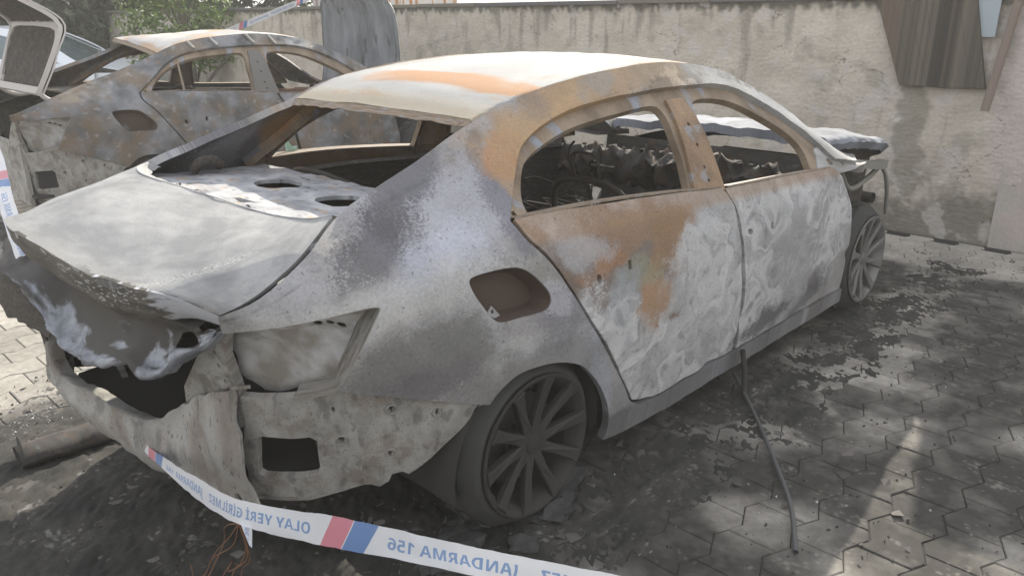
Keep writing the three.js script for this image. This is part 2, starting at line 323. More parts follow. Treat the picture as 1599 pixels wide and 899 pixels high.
const ARCH = [[8.95, -0.38], [8.99, -0.1], [8.92, 0.33], [8.71, 0.88], [8.48, 1.3], [8.21, 1.66], [7.84, 1.9], [7.51, 2.0], [7.19, 2.02], [6.89, 1.94], [6.63, 1.79], [6.45, 1.58]];
const TAIL = [[3.85, 2.75], [4.08, 3.03], [4.39, 3.4], [4.72, 3.82], [5.03, 4.23], [5.1, 4.38], [5.0, 4.46], [4.7, 4.53], [4.26, 4.61], [3.67, 4.76], [3.09, 4.86], [2.38, 4.88]];
const FUEL = [[6.35, 4.2], [6.4, 4.32], [6.57, 4.34], [6.94, 4.27], [7.12, 4.19], [7.27, 4.02], [7.47, 3.68], [7.6, 3.45], [7.64, 3.25], [7.58, 3.13], [7.43, 3.1], [7.0, 3.14], [6.72, 3.17], [6.60, 3.25], [6.47, 3.5], [6.36, 3.89]];
const range = (a, b, n) => Array.from({ length: n + 1 }, (_, i) => a + (b - a) * i / n);
const s2 = (l, k = 3, c = false) => smooth(l, k, c).map((p) => [p[0], p[1]]);
const shift = (l, ds, dt = 0) => l.map((p) => [p[0] + ds, p[1] + dt]);
const on = (net, q, inset = 0, mz = 1) => { const p = net.ev(q[0], q[1]).addScaledVector(net.nrm(q[0], q[1]), -inset); return [p.x, p.y, p.z * mz]; };

const unisidePoly = () => [
  ...range(2.62, 14.4, 44).map((s) => [s, 7]), [14.3, 6.3], [14.0, 5.4],
  ...s2(O1).reverse(), ...s2(SHUT).slice(1), ...range(9.8, 13.9, 10).map((s) => [s, 0.03]), [13.95, -.4], ...range(13.5, 9.3, 10).map((s) => [s, -.42]),
  ...s2(ARCH), [5.64, 1.99], [4.59, 2.46], ...s2(TAIL), [2.42, 6.0]];
const rearDoorPoly = () => [[7.47, 5.26], [7.7, 5.23], [8.2, 5.17], [9, 5.1], [10, 5.06], [10.84, 5.03], ...shift(s2(SPLIT), -.02).slice(1), ...range(11.1, 9.75, 6).map((s) => [s, .1]), ...shift(s2(SHUT.slice(0, -1)), .045).reverse().slice(0, -1)];
const frontDoorPoly = () => [[10.93, 5.02], [11.5, 5.02], [12.3, 5.02], [13.0, 5.02], ...s2(FRONT), ...range(13.6, 11.5, 8).map((s) => [s, .1]), ...shift(s2(SPLIT), .045).reverse().slice(0, -1)];
const warpR = (p) => 0.007 * N3(p.x * 3.1, p.y * 3.4, 5) + 0.003 * N3(p.x * 9, p.y * 8, 8) - 0.018 * Math.exp(-((p.x - .95 + (p.y - .5) * .5) ** 2) / .004) * sst(.8, .5, p.y);
const warpF = (p) => 0.008 * N3(p.x * 2.7 + 4, p.y * 3.4, 5) + 0.004 * N3(p.x * 8, p.y * 7, 9) - 0.012 * Math.exp(-((p.y - .36 - (p.x - 1.4) * .06) ** 2) / .0008);
const warpQ = (p) => 0.0035 * N3(p.x * 4, p.y * 4, p.z * 4) + 0.0015 * N3(p.x * 12, p.y * 12, p.z * 12);

function wheel(parent, x, y, z, mz, rim = rimM, turn = 0) {
  const w = new THREE.Group(); w.name = 'wheel'; w.position.set(x, y, z * mz); w.rotation.y = mz > 0 ? 0 : Math.PI; parent.add(w);
  const lathe = (pts, n = 48) => { const g = new THREE.LatheGeometry(pts.map((p) => new THREE.Vector2(p[0], p[1])), n); g.rotateX(Math.PI / 2); return g; };
  const tg = lathe([[.225, -.215], [.262, -.225], [.288, -.212], [.299, -.185], [.300, -.16], [.293, -.158], [.293, -.148], [.301, -.146], [.301, -.115], [.293, -.113], [.293, -.103], [.301, -.101], [.301, -.07], [.293, -.068], [.293, -.058], [.299, -.056], [.282, -.04], [.268, -.018], [.256, -.008], [.244, -.006], [.232, -.012]], 64);
  const tp = tg.attributes.position;
  for (let i = 0; i < tp.count; i++) { const yy = tp.getY(i); if (yy < -.24) { tp.setY(i, -.24 - (-.24 - yy) * .95); tp.setZ(i, tp.getZ(i) * (1 + (-.24 - yy) * 2.0)); } }
  for (let i = 0; i < tp.count; i++) { const f = 1 + .022 * N3(tp.getX(i) * 14, tp.getY(i) * 14, tp.getZ(i) * 14) - .012; if (Math.hypot(tp.getX(i), tp.getY(i)) > .25) { tp.setX(i, tp.getX(i) * f); tp.setY(i, Math.max(-.292, tp.getY(i) * f)); } }
  tg.computeVertexNormals(); part('tyre', tg, tyreM, w);
  const blocks = [];
  for (let i = 0; i < 72; i++) for (let k = 0; k < 3; k++) { if (N3(i * .3, k, 5) > .35 || (i > 48 && i < 60)) continue; const a = (i + (k % 2) * .4) / 72 * Math.PI * 2, b = new THREE.BoxGeometry(.009, .019, .027); b.rotateX(.35); b.translate(.302, 0, -.172 + k * .0435); b.rotateZ(a); blocks.push(b); }
  part('tread', mergeGeometries(blocks), tyreM, w, { kind: 'stuff' });
  const r = part('rim', lathe([[.205, -.19], [.20, -.12], [.205, -.05], [.222, -.02], [.238, -.006], [.243, .004], [.238, .008], [.228, .004], [.214, -.012], [.206, -.03], [.2, -.05]], 64), rim, w);
  for (let i = 0; i < 10; i++) {
    const sh = new THREE.Shape(); sh.moveTo(.03, -.016); sh.lineTo(.12, -.012); sh.lineTo(.205, -.016); sh.lineTo(.225, -.021); sh.lineTo(.225, .021); sh.lineTo(.205, .016); sh.lineTo(.12, .012); sh.lineTo(.03, .016);
    const g = new THREE.ExtrudeGeometry(sh, { depth: .016, bevelEnabled: true, bevelSize: .004, bevelThickness: .006, bevelSegments: 2, steps: 1 });
    const q = g.attributes.position; for (let v = 0; v < q.count; v++) { const X = q.getX(v); q.setZ(v, q.getZ(v) - .042 + .03 * (X / .22) ** 2); }
    g.rotateZ((i + .15) / 10 * Math.PI * 2 + turn); g.computeVertexNormals();
    part('spoke', g, rim, r);
  }
  part('hub', lathe([[0, -.012], [.03, -.012], [.034, -.02], [.05, -.022], [.066, -.03], [.07, -.06]], 32), rim, r);
  const disc = lathe([[.06, -.085], [.155, -.085], [.155, -.105], [.06, -.105]], 40); part('brake_disc', disc, sootM, w);
  return w;
}

// shared shell: both body sides, doors, roof ditch to sill; o.side / o.door are the materials
function shell(car, net, o) {
  for (const mz of [1, -1]) {
    const mirror = mz < 0;
    const tail = s2(TAIL);
    const side = part('side_panel', sheet(net, unisidePoly(), [s2(FUEL, 2, true)].slice(mirror ? 1 : 0), { mirror, hem: .03, disp: warpQ }), o.side, car, { label: mirror ? 'scorched left body side' : 'scorched right body side with fuel filler opening' });
    // lamp recess: walls and floor
    const lampEdge = [[3.1, 2.67], [3.5, 2.71], ...tail];
    part('lamp_recess', sheet(net, [...tail.map((p) => [p[0] + .03, p[1]]), [2.2, 4.5], [1.95, 3.5], [2.05, 2.7], [2.3, 2.45], [3.1, 2.55]], mirror ? [] : [ellipse(4.05, 4.05, .07, .09, 10, .6), ellipse(4.25, 3.95, .06, .08, 10, .6), ellipse(4.42, 3.83, .06, .09, 10, .6)], { mirror, inset: .07, hem: .01, disp: (p) => -.012 * sst(.0, .5, fbm(p.x * 6, p.y * 6, p.z * 6, 2) + .2) + .006 * N3(p.x * 9, p.y * 9, 3), edge: .02, us: 1 / 2, vs: 1 / 2 }), lampM, side);
    part('lamp_rim', strip(lampEdge.map((q) => on(net, q, .001, mz)), lampEdge.map((q) => on(net, [q[0] * .97 + 3.4 * .03, q[1]], .08, mz)), .002), primer, side);
    if (!mirror) {
      const f = s2(FUEL, 2, true); f.push(f[0]);
      part('filler_pocket_wall', strip(f.map((q) => on(net, q, .004)), f.map((q) => on(net, [lerp(q[0], 7, .12), lerp(q[1], 3.7, .12)], .07)), .002), o.pocket, side);
      part('filler_pocket', sheet(net, f.slice(0, -1).map((q) => [lerp(q[0], 7, -.05), lerp(q[1], 3.7, -.05)]), [], { inset: .07, hem: .004, edge: .06 }), o.pocket, side);
      part('filler_tab', sheet(net, [[6.5, 3.42], [6.62, 3.28], [6.72, 3.3], [6.6, 3.55]], [ellipse(6.6, 3.43, .025, .05, 8)], { inset: .012, hem: .002 }), o.side, side);
    }
    // window frame flange, a step in from the skin
    const fl = [...s2(O1), [12.72, 5.0], ...s2(O2F).reverse(), [10.36, 5.0], ...s2(O2R).reverse()];
    part('window_flange', sheet(net, [...s2(O1).slice(0, -1), [13.3, 5.3], [12.9, 5.02], ...s2(O2F).reverse(), [10.36, 5.0], ...s2(O2R).reverse(), [7.55, 5.15]], mirror ? [] : [rect(7.62, 7.68, 5.3, 5.48)], { mirror, inset: .026, hem: .03, us: 1 / 7, vs: 1 / 4 }), flangeM, side);
    const pil = part('b_pillar', sheet(net, [[10.40, 5.0], [10.44, 5.5], [10.48, 5.95], [10.54, 6.42], [10.80, 6.42], [10.86, 5.95], [10.9, 5.5], [10.94, 5.0]], mirror ? [] : [ellipse(10.66, 6.0, .02, .03, 8), ellipse(10.67, 5.7, .02, .03, 8), ellipse(10.68, 5.4, .02, .03, 8), ellipse(10.69, 5.2, .02, .03, 8)], { mirror, inset: .012, hem: .05, us: 1 / 2, vs: 1 / 2 }), o.pillar, car);
    if (!(o.skipDoors && !mirror)) for (const [nm, poly, warp, hs] of [['rear_door', rearDoorPoly(), warpR, [[8.53, 3.36], [9.09, 3.42]]], ['front_door', frontDoorPoly(), warpF, [[11.24, 3.19], [11.63, 3.17]]]]) {
      const holes = mirror ? [] : [s2(ellipse(hs[0][0], hs[0][1], .045, .11, 9, .2), 1, true), rect(hs[1][0] - .025, hs[1][0] + .03, hs[1][1] - .11, hs[1][1] + .11)];
      const d = part(nm, sheet(net, poly, holes, { mirror, hem: .028, disp: warp, edge: .03 }), o.door, car);
      part('inner_skin', sheet(net, poly.map((q) => [q[0], Math.min(q[1], 4.95)]), [], { mirror, inset: .085, hem: .03, edge: .12, us: 1, vs: 1 }), char, d);
      const top = nm === 'rear_door' ? range(7.5, 10.84, 16) : range(10.95, 13.1, 12), tt = (s) => (s < 8 ? lerp(5.27, 5.19, (s - 7.47) / .53) : s < 10.85 ? lerp(5.19, 5.035, (s - 8) / 2.85) : 5.025);
      part('belt_rail', strip(top.map((s) => on(net, [s, tt(s)], .003, mz)), top.map((s) => { const p = on(net, [s, tt(s)], .003, mz); return [p[0], p[1] - .006, p[2] - .045 * mz]; }), .006), flangeM, d);
    }
    part('sill_inner', sheet(net, rect(9, 13.9, -.4, .6), [], { mirror, inset: .07, hem: .01, edge: .2 }), char, car);
    // wheel housings
    const arch = new THREE.CylinderGeometry(.335, .335, .28, 28, 1, true, Math.PI * .45, Math.PI * 1.1); arch.rotateX(Math.PI / 2); arch.translate(0, .27, .71 * mz);
    part('wheel_housing', arch, sootM, car);
    part('inner_side', sheet(net, [[3, .3], [6.4, 1.5], [7.2, 2.2], [8.2, 1.8], [8.9, .6], [9.4, .4], [8.4, 2.5], [7.6, 4.2], [7.5, 5.2], [6.7, 6.2], [6, 6.8], [4.5, 6.6], [3, 5]], mirror ? [ellipse(7.0, 5.35, .06, .12, 8), ellipse(6.7, 4.9, .05, .1, 8), ellipse(7.2, 4.7, .09, .2, 10), ellipse(6.3, 5.4, .05, .12, 8), ellipse(6.0, 4.8, .08, .2, 10)] : [], { mirror, inset: .11, hem: .01, edge: .08, us: 1 / 1.5, vs: 1 / 3.5 }), char, car);
  }
}

// ---------------------------------------------------------------- near car
const lidTex = tex(1024, 1024, (u, v) => {   // u along the car (0 = window edge), v across
  const x = u, z = v * 2 - 1; const b = fbm(x * 2, z * 2.5, 3, 5), g = N3(x * 70, z * 130, 2), st = fbm(x * 14, z * 2.2, 8, 4);
  let c = mix3([.23, .232, .235], [.38, .38, .375], clamp(.5 + b * 1.0 + fbm(x * 7, z * 8, 8, 4) * .5));
  c = mix3(c, [.25, .25, .245], sst(.15, .5, fbm(x * 9, z * 6 + 4, 12, 4)) * .4);
  const rim = sst(.84, .93, u + .06 * fbm(z * 6, u * 6, 3, 4)); c = mix3(c, [.29, .285, .275], rim * .8);
  const cr = .62 + .1 * (u - .5); // dull crust lines near the right edge
  const ln = Math.exp(-(((z - .66 - (u - .5) * -.25) / .035) ** 2)); c = mix3(c, mix3([.25, .25, .24], [.55, .55, .53], clamp(.5 + N3(x * 60, z * 60, 6))), ln * .7 * sst(.2, .45, u));
  const spk = N3(x * 45, z * 90, 9) + .6 * N3(x * 110, z * 220, 11); c = mix3(c, DARK, sst(1.0, 1.25, spk) * .6);
  c = mix3(c, DARK, sst(.93, 1.0, u + .05 * N3(x * 8, z * 14, 4) + .04 * N3(x * 40, z * 60, 5)) * sst(.1, .35, z) * .9);
  const k = 1 + g * .08; return c.map((q) => q * k);
});
const lidM = new THREE.MeshStandardMaterial({ map: lidTex, roughness: .6, metalness: .05, bumpMap: crustAt(9, 12), bumpScale: .0006, side: THREE.DoubleSide });
const roofTex = tex(1024, 1024, (u, v) => {   // u 0 = rear edge, v 0 = right ditch
  const x = u * 1.45, z = (v - .5) * 1.1; const b = fbm(x * 2.4, z * 2.4, 33, 5), g = N3(x * 80, z * 80, 2), w = .06 * fbm(x * 5, z * 3, 43, 4);
  let c = mix3([.29, .287, .282], [.385, .385, .38], clamp(.55 + b));
  c = mix3(c, [.33, .275, .19], sst(.34, .10, x + w) * .7);
    const belt = sst(.075, .035, Math.abs(u - .30 - .05 * (1 - v) * (1 - v) + w * .7 + .02 * Math.sin(v * 9))) * sst(.70, .55, v + w * 2); c = mix3(c, [.37, .18, .07], belt * .92);
  c = mix3(c, [.36, .185, .08], sst(.75, 1.0, x + w * 2) * sst(.5, .15, v + w * 2) * .8);
  c = mix3(c, [.34, .24, .15], sst(.3, .6, fbm(x * 4, z * 4, 53, 4)) * .5);
  c = mix3(c, [.25, .25, .25], sst(.95, 1.2, N3(x * 40, z * 40, 9) + .6 * N3(x * 100, z * 100, 11)) * .5);
  const k = 1 + g * .07; return c.map((q) => q * k);
});
const roofM = new THREE.MeshStandardMaterial({ map: roofTex, roughness: .8, metalness: 0, bumpMap: crustAt(9, 9), bumpScale: .0006, side: THREE.DoubleSide });
const shelfTex = tex(1024, 512, (u, v) => { const b = fbm(u * 5, v * 8, 3, 5), g = N3(u * 160, v * 160, 2); let c = mix3([.22, .225, .24], [.42, .42, .43], clamp(.5 + b * 1.1)); c = mix3(c, [.38, .25, .14], sst(.25, .5, fbm(u * 6, v * 9, 15, 4)) * .6); c = mix3(c, [.09, .09, .1], sst(.28, .5, fbm(u * 14, v * 20, 25, 3)) * .6); const k = 1 + g * .12; return c.map((q) => q * k); });
const shelfM = new THREE.MeshStandardMaterial({ map: shelfTex, roughness: .7, metalness: .1, side: THREE.DoubleSide });
const pillarM = new THREE.MeshStandardMaterial({ map: tex(256, 256, (u, v) => { const b = fbm(u * 6, v * 3, 91, 4), g = N3(u * 60, v * 60, 3); let c = mix3([.19, .13, .085], [.33, .22, .13], clamp(.5 + b)); c = mix3(c, [.27, .28, .29], sst(.1, .4, fbm(u * 5, v * 4, 95, 4)) * .8); return c.map((q) => q * (1 + g * .15)); }, true, true), roughness: .62, metalness: .12, side: THREE.DoubleSide, bumpMap: crustAt(2, 2), bumpScale: .001 });
const pocketM = mat([.085, .06, .045], .9);
const hoodTex = tex(512, 512, (u, v) => { const b = fbm(u * 4, v * 4, 3, 5), g = N3(u * 90, v * 90, 2); let c = mix3([.13, .14, .16], [.25, .265, .30], clamp(.5 + b * 1.1)); const k = 1 + g * .08; return c.map((q) => q * k); });
const hoodM = new THREE.MeshStandardMaterial({ map: hoodTex, roughness: .9, metalness: 0, side: THREE.DoubleSide });
const lipTex = tex(1024, 256, (u, v) => { const b = fbm(u * 9, v * 3, 3, 5), g = N3(u * 200, v * 60, 2); let c = mix3([.05, .047, .042], [.115, .105, .09], clamp(.5 + b)); const f = N3(u * 40, v * 12, 4) + .7 * N3(u * 95, v * 28, 5); c = mix3(c, [.43, .44, .47], sst(.55, .75, f) * sst(.45, .62, u) * sst(.96, .8, u) * sst(.75, .5, v)); c = mix3(c, [.36, .37, .40], sst(.80, .86, u + .05 * N3(u * 20, v * 6, 6)) * .9); const k = 1 + g * .15; return c.map((q) => q * k); });
const lipM = new THREE.MeshStandardMaterial({ map: lipTex, roughness: .75, side: THREE.DoubleSide });
const flapTex = tex(1024, 512, (u, v) => { const b = fbm(u * 6, v * 3, 13, 5), g = N3(u * 150, v * 70, 2), d = fbm(u * 4, v * 2.5, 23, 4); let c = mix3([.15, .16, .185], [.34, .36, .40], clamp(.5 + b * 1.0 + .5 * fbm(u * 26, v * 9, 33, 4))); c = mix3(c, [.055, .05, .046], sst(.0, .16, .20 * fbm(u * 14, v * 8, 43, 5) + .35 * d + .56 - v + .55 * Math.exp(-(((u - .60) / .035) ** 2)) + .3 * sst(.22, .05, u))); const k = 1 + g * .1; return c.map((q) => q * k); });  // dark upper band: soot, with the shade under the lid mixed into the colour
const flapM = new THREE.MeshStandardMaterial({ map: flapTex, roughness: .65, metalness: .08, side: THREE.DoubleSide });

const carA = group('burnt_saloon', 'near burnt-out saloon with bare grey and rust-stained body and missing windows', 'car', [0, 0, 0]);
shell(carA, netA, { side: burntSide, door: burntDoor, pillar: pillarM, pocket: pocketM });
// rear corner panels and rear crash panel below the lost bumper
const cornerPanels = (car, net) => { for (const mz of [1, -1]) {
  const hs = mz > 0 ? [[[2.2, 1.62], [2.28, 1.75], [3.18, 1.77], [3.29, 1.65], [3.25, .80], [3.16, .68], [2.15, .69], [2.08, .78]], ellipse(4.68, 2.09, .035, .075), ellipse(5.46, 1.78, .035, .07), ellipse(3.71, 1.6, .05, .09), ellipse(4.53, 1.02, .035, .075), ellipse(3.69, 2.34, .03, .06)] : [];
  const cp = part('rear_corner_panel', sheet(net, [[1.86, -.1], [1.88, .6], [1.92, 1.4], [2.1, 2.2], [2.15, 2.62], [3.1, 2.68], [3.84, 2.72], [4.59, 2.44], [5.64, 1.97], [6.42, 1.56], [6.28, 1.50], [6.15, 1.34], [5.85, 1.06], [5.54, .75], [5.15, .38], [4.89, .16], [4.75, .30], [4.55, .28], [4.5, .02], [4.3, -.12], [4.15, .0], [4.0, .04], [3.6, -.02], [3.13, -.06], [2.5, -.14]], hs, { mirror: mz < 0, inset: .014, hem: .022, disp: (p) => warpQ(p) * 1.6 - .008 * Math.exp(-((p.y - .52 - .06 * p.x) ** 2) / .0002) * sst(-.7, -.55, p.x), edge: .022, us: 1 / 4, vs: 1 / 3 }), primer, car);
  if (mz > 0) for (const [s, t] of [[4.68, 2.09], [5.46, 1.78], [3.71, 1.6], [4.53, 1.02]]) {
    const c = V(...on(net, [s, t], .013)), n = net.nrm(s, t), g = new THREE.TorusGeometry(.0145, .0035, 8, 20);
    g.applyQuaternion(new THREE.Quaternion().setFromUnitVectors(V(0, 0, 1), n)); g.translate(c.x, c.y, c.z); part('bolt_collar', g, primer, cp);
  }
  part('corner_gusset', sheet(net, [[2.3, 4.85], [2.38, 4.6], [2.12, 3.5], [2.12, 2.4], [2.0, 1.9], [1.5, 1.7], [1.05, 2.0], [1.1, 2.6], [1.4, 3.2], [1.8, 4.0], [2.1, 4.75]], mz > 0 ? [ellipse(1.98, 4.1, .03, .06, 8), ellipse(1.95, 3.7, .03, .06, 8), ellipse(1.93, 3.3, .03, .06, 8), ellipse(1.95, 2.9, .03, .06, 8)] : [], { mirror: mz < 0, inset: .02, hem: .03, us: 1 / 4, vs: 1 / 3 }), primer, car);
} };
cornerPanels(carA, netA);
const RP = [[.535, -.775, .265, -.815, .68], [.45, -.81, .27, -.84, .64], [.36, -.84, .28, -.86, .60], [.24, -.875, .285, -.888, .51], [.12, -.90, .295, -.908, .46], [0, -.915, .305, -.925, .452], [-.15, -.935, .315, -.942, .455], [-.3, -.945, .325, -.952, .445], [-.45, -.95, .335, -.957, .43], [-.56, -.945, .37, -.957, .46], [-.64, -.92, .44, -.935, .54]];
{
  const net = new Net(RP.map(([z, xb, yb, xt, yt]) => [[xb + .05, yb - .025, z], [xb, yb, z], [(xb + xt) / 2 - .018, (yb * .6 + yt * .4), z], [xt - .004, yt - .02, z], [xt + .006, yt, z], [xt + .05, yt - .012, z]].reverse()));
  const poly = [...range(0, 10, 36).map((s) => [s, 0]), ...range(10, 0, 36).map((s, i) => [s, 5 + .18 * N3(s * 3, 1, 2)])];
  const rp = part('rear_panel', sheet(net, poly, [ellipse(.75, 3.75, .13, .2), ellipse(1.0, 4.15, .07, .1), ellipse(7.2, 3.4, .07, .12)], { hem: .01, edge: .025, disp: (p) => .008 * N3(p.x * 5, p.y * 7, p.z * 7) + .003 * N3(p.x * 20, p.y * 20, p.z * 20), us: 1 / 9, vs: 1 / 9 }), primer, carA, { label: 'soot-streaked rear crash panel' });
}
// trunk lid: outer skin, rear face, torn lower skin
const LIDH = [
  [[-.606, 1.085, 0], [-.606, 1.083, .33], [-.59, 1.082, .47], [-.56, 1.085, .56], [-.51, 1.09, .597]],
  [[-.72, 1.074, 0], [-.72, 1.070, .34], [-.71, 1.062, .50], [-.69, 1.045, .59], [-.655, 1.02, .658]],
  [[-.86, 1.048, 0], [-.855, 1.044, .34], [-.84, 1.032, .50], [-.81, 1.008, .60], [-.77, .966, .672]],
  [[-.98, 1.017, 0], [-.975, 1.014, .33], [-.955, 1.005, .48], [-.91, .982, .585], [-.845, .935, .660]],
  [[-1.05, 1.002, 0], [-1.048, 1.0, .31], [-1.012, .995, .48], [-.945, .972, .575], [-.872, .922, .640]],
];
const lidRows = LIDH.map((r) => [...r.slice(1).reverse().map(([x, y, z]) => [x, y, -z]), ...r]);
const lidNet = new Net(lidRows);
const lid = part('trunk_lid', sheet(lidNet, rect(0, 4, 0, 8), [], { hem: .02, edge: .03, us: 1 / 4, vs: 1 / 8, disp: (p) => .003 * N3(p.x * 4, p.z * 4, 3) + .0012 * N3(p.x * 13, p.z * 9, 7) }), lidM, carA, { label: 'ash-grey trunk lid' });
part('lid_window_lip', strip(range(0, 8, 32).map((t) => on(lidNet, [0, t], 0)), range(0, 8, 32).map((t, i) => { const p = on(lidNet, [0, t], 0); return [p[0] + .045 + .006 * N3(i, 1, 1), p[1] - .022 + .004 * N3(i * .7, 4, 1), p[2] * .985]; }), .003), lidM, lid);
{
  const base = lidRows[4];
  const drop = (dx, dy) => base.map(([x, y, z]) => { const k = 1 - Math.min(1, Math.abs(z) / .64) ** 3; return [x + dx * (.15 + .85 * k), y + dy * (.22 + .78 * k), z * (1 - Math.abs(dy) * .12)]; });
  const faceNet = new Net([base, drop(.004, -.03), drop(.02, -.075), drop(.05, -.12), drop(.09, -.155)]);
  part('lid_rear_face', sheet(faceNet, rect(0, 4, 0, 8), [], { hem: .01, edge: .03, map: (q) => [q[1] / 8, q[0] / 4], disp: (p) => .004 * N3(p.y * 12, p.z * 8, 3) }), lipM, lid, { label: 'sooty rear face of trunk lid' });
  // torn and curled lower skin
  const LIP = [[-.95, .86, -.80], [-1.03, .80, -.61], [-1.03, .79, -.37], [-1.02, .71, -.25], [-1.02, .665, -.15], [-1.01, .66, -.03], [-1.0, .68, .11], [-.975, .725, .27], [-.96, .70, .335], [-.94, .72, .40], [-.925, .775, .46], [-.90, .825, .56], [-.872, .87, .615]];
  const rows = LIP.map(([x, y, z], i) => { const tz = z * .93, k = 1 - Math.abs(z) / .8, ty = .865 + .02 * k, tx = -.905 - .06 * k + .02; const bul = i > 2 && i < 11 ? .035 : .012;
    return [[tx + .06, ty + .03, tz], [tx, ty, tz], [lerp(tx, x, .45) + bul, lerp(ty, y, .45), lerp(tz, z, .45)], [lerp(tx, x, .8) + bul * .6, lerp(ty, y, .82), lerp(tz, z, .8)], [x, y, z], [x + .018, y - .012, z], [x + .05, y - .006, z]]; });
  const flapNet = new Net(rows);
  part('torn_lower_skin', sheet(flapNet, rect(0, 12, 0, 6), [[[10.15, 2.0], [10.45, 1.9], [10.8, 2.2], [10.85, 2.9], [10.5, 3.4], [10.0, 3.4], [9.9, 2.7]]], { hem: .003, edge: .02, us: 1 / 12, vs: 1 / 6, disp: (p) => .012 * N3(p.x * 6, p.y * 8, p.z * 7) + .004 * N3(p.x * 20, p.y * 24, p.z * 20) }), flapM, lid, { label: 'torn and curled lower skin of trunk lid' });
  part('hanging_sheet', sheet(new Net([[[-1.0, .80, -.86], [-1.01, .7, -.86], [-.99, .56, -.88]], [[-1.02, .79, -.6], [-1.03, .7, -.6], [-1.02, .62, -.6]], [[-1.0, .76, -.4], [-1.02, .70, -.4], [-1.02, .645, -.42]], [[-.98, .7, -.26], [-1.0, .67, -.26], [-1.01, .645, -.27]]]), rect(0, 3, 0, 2), [], { hem: .003, us: 1, vs: 1, disp: (p) => .01 * N3(p.x * 6, p.y * 8, p.z * 7) }), char, lid);
}
// roof
const hRow = (net, s, mz) => on(net, [s, 7], .004, mz);
function roofNetOf(net, list) {
  return new Net(list.map(([s, crown, bow]) => { const a = hRow(net, s, 1); return [1, .97, .88, .7, .4, 0, -.4, -.7, -.88, -.97, -1].map((v) => [a[0] - bow * (1 - v * v), a[1] - (Math.abs(v) > .99 ? .008 : 0) + crown * (1 - Math.abs(v) ** 2.4), (a[2] - .008) * v]); }));
}
const roofNet = roofNetOf(netA, [[8.15, .012, .02], [8.5, .018, .02], [9, .022, .01], [9.8, .022, 0], [10.8, .024, 0], [11.6, .024, -.03], [12.0, .02, -.06]]);
const roof = part('roof', sheet(roofNet, rect(0, 6, 0, 10), [], { hem: .012, edge: .035, us: 1 / 6, vs: 1 / 10, disp: (p) => .005 * N3(p.x * 2.6, p.z * 2.6, 3) + .0015 * N3(p.x * 9, p.z * 9, 7) }), roofM, carA, { label: 'ash-white roof with orange rust belt' });
part('rear_flange', strip(range(0.2, 9.8, 40).map((t) => on(roofNet, [0, t], .006)), range(.2, 9.8, 40).map((t, i) => { const p = on(roofNet, [0, t], .006); return [p[0] - .022 - .004 * N3(i * .9, 2, 2), p[1] - .020 - .004 * N3(i * 1.3, 3, 2), p[2] * .985]; }), .003), flangeM, roof);
part('roof_ditch', strip(range(8.1, 12.0, 24).map((s) => on(netA, [s, 6.97], .016)), range(8.1, 12.0, 24).map((s) => { const p = on(netA, [s, 7], .016); return [p[0], p[1] - .006, p[2] - .03]; }), .003), sootM, roof);
part('headliner_bow', tube([[.62, 1.365, .52], [.62, 1.39, 0], [.62, 1.365, -.52]], .014, 12), char, roof);
part('headliner_bow', tube([[1.1, 1.375, .52], [1.1, 1.395, 0], [1.1, 1.375, -.52]], .014, 12), char, roof);
// parcel shelf with speaker openings
{
  const sn = new Net([[[-.62, 1.045, -.64], [-.62, 1.05, 0], [-.62, 1.045, .64]], [[-.4, 1.028, -.66], [-.4, 1.032, 0], [-.4, 1.028, .66]], [[-.2, 1.018, -.66], [-.2, 1.022, 0], [-.2, 1.018, .66]], [[-.01, 1.012, -.66], [-.01, 1.016, 0], [-.01, 1.012, .66]]].map((r) => r.slice().reverse()));
  const oval = (s, t, a, b, r) => s2(ellipse(s, t, a, b, 12, r), 2, true);
  const slots = []; for (let i = 0; i < 7; i++) slots.push(ellipse(.55 + .12 * N3(i, 2, 2), 1.9 - i * .27, .03 + .03 * rnd(), .012 + .02 * rnd(), 8, rnd()));
  slots.push([[.62, .95], [.78, .86], [.80, .98], [.66, 1.06]], ellipse(2.5, .6, .05, .03, 8), ellipse(2.6, 1.35, .05, .06, 8), ellipse(2.1, 1.1, .03, .05, 8), ellipse(2.7, .9, .03, .1, 8));
  const sh = part('parcel_shelf', sheet(sn, rect(0, 3, 0, 2), [oval(1.93, .70, .40, .155, 0), oval(1.93, 1.30, .40, .155, 0), ...slots], { hem: .014, edge: .04, us: 1 / 3, vs: 1 / 2, disp: (p) => .004 * N3(p.x * 9, p.z * 9, 3) - .006 * sst(.4, .7, Math.sin(p.z * 60)) * sst(-.35, -.5, p.x) }), shelfM, carA, { label: 'bare parcel shelf with two oval speaker openings' });
  
  part('seat_back_wall', box(.012, .62, 1.2, .02, .69, 0, 0, 0, .05), char, carA);
  part('seat_belt_reel', tube([[-.35, 1.04, -.58], [-.33, 1.07, -.56], [-.28, 1.075, -.55], [-.25, 1.05, -.56]], .02, 10), char, carA);
}
// left window sill with a shard of glass left in it
part('glass_shard', (() => { const sh = new THREE.Shape(); sh.moveTo(0, 0); sh.lineTo(.055, .0); sh.lineTo(.05, .035); sh.lineTo(.028, .032); sh.lineTo(.012, .058); sh.lineTo(-.006, .06); const g = new THREE.ExtrudeGeometry(sh, { depth: .005, bevelEnabled: false }); g.translate(.19, 1.005, -.82); return g; })(), new THREE.MeshPhysicalMaterial({ color: new THREE.Color().setRGB(.55, .75, .66), roughness: .35, transmission: .35, thickness: 0, side: THREE.DoubleSide }), carA);
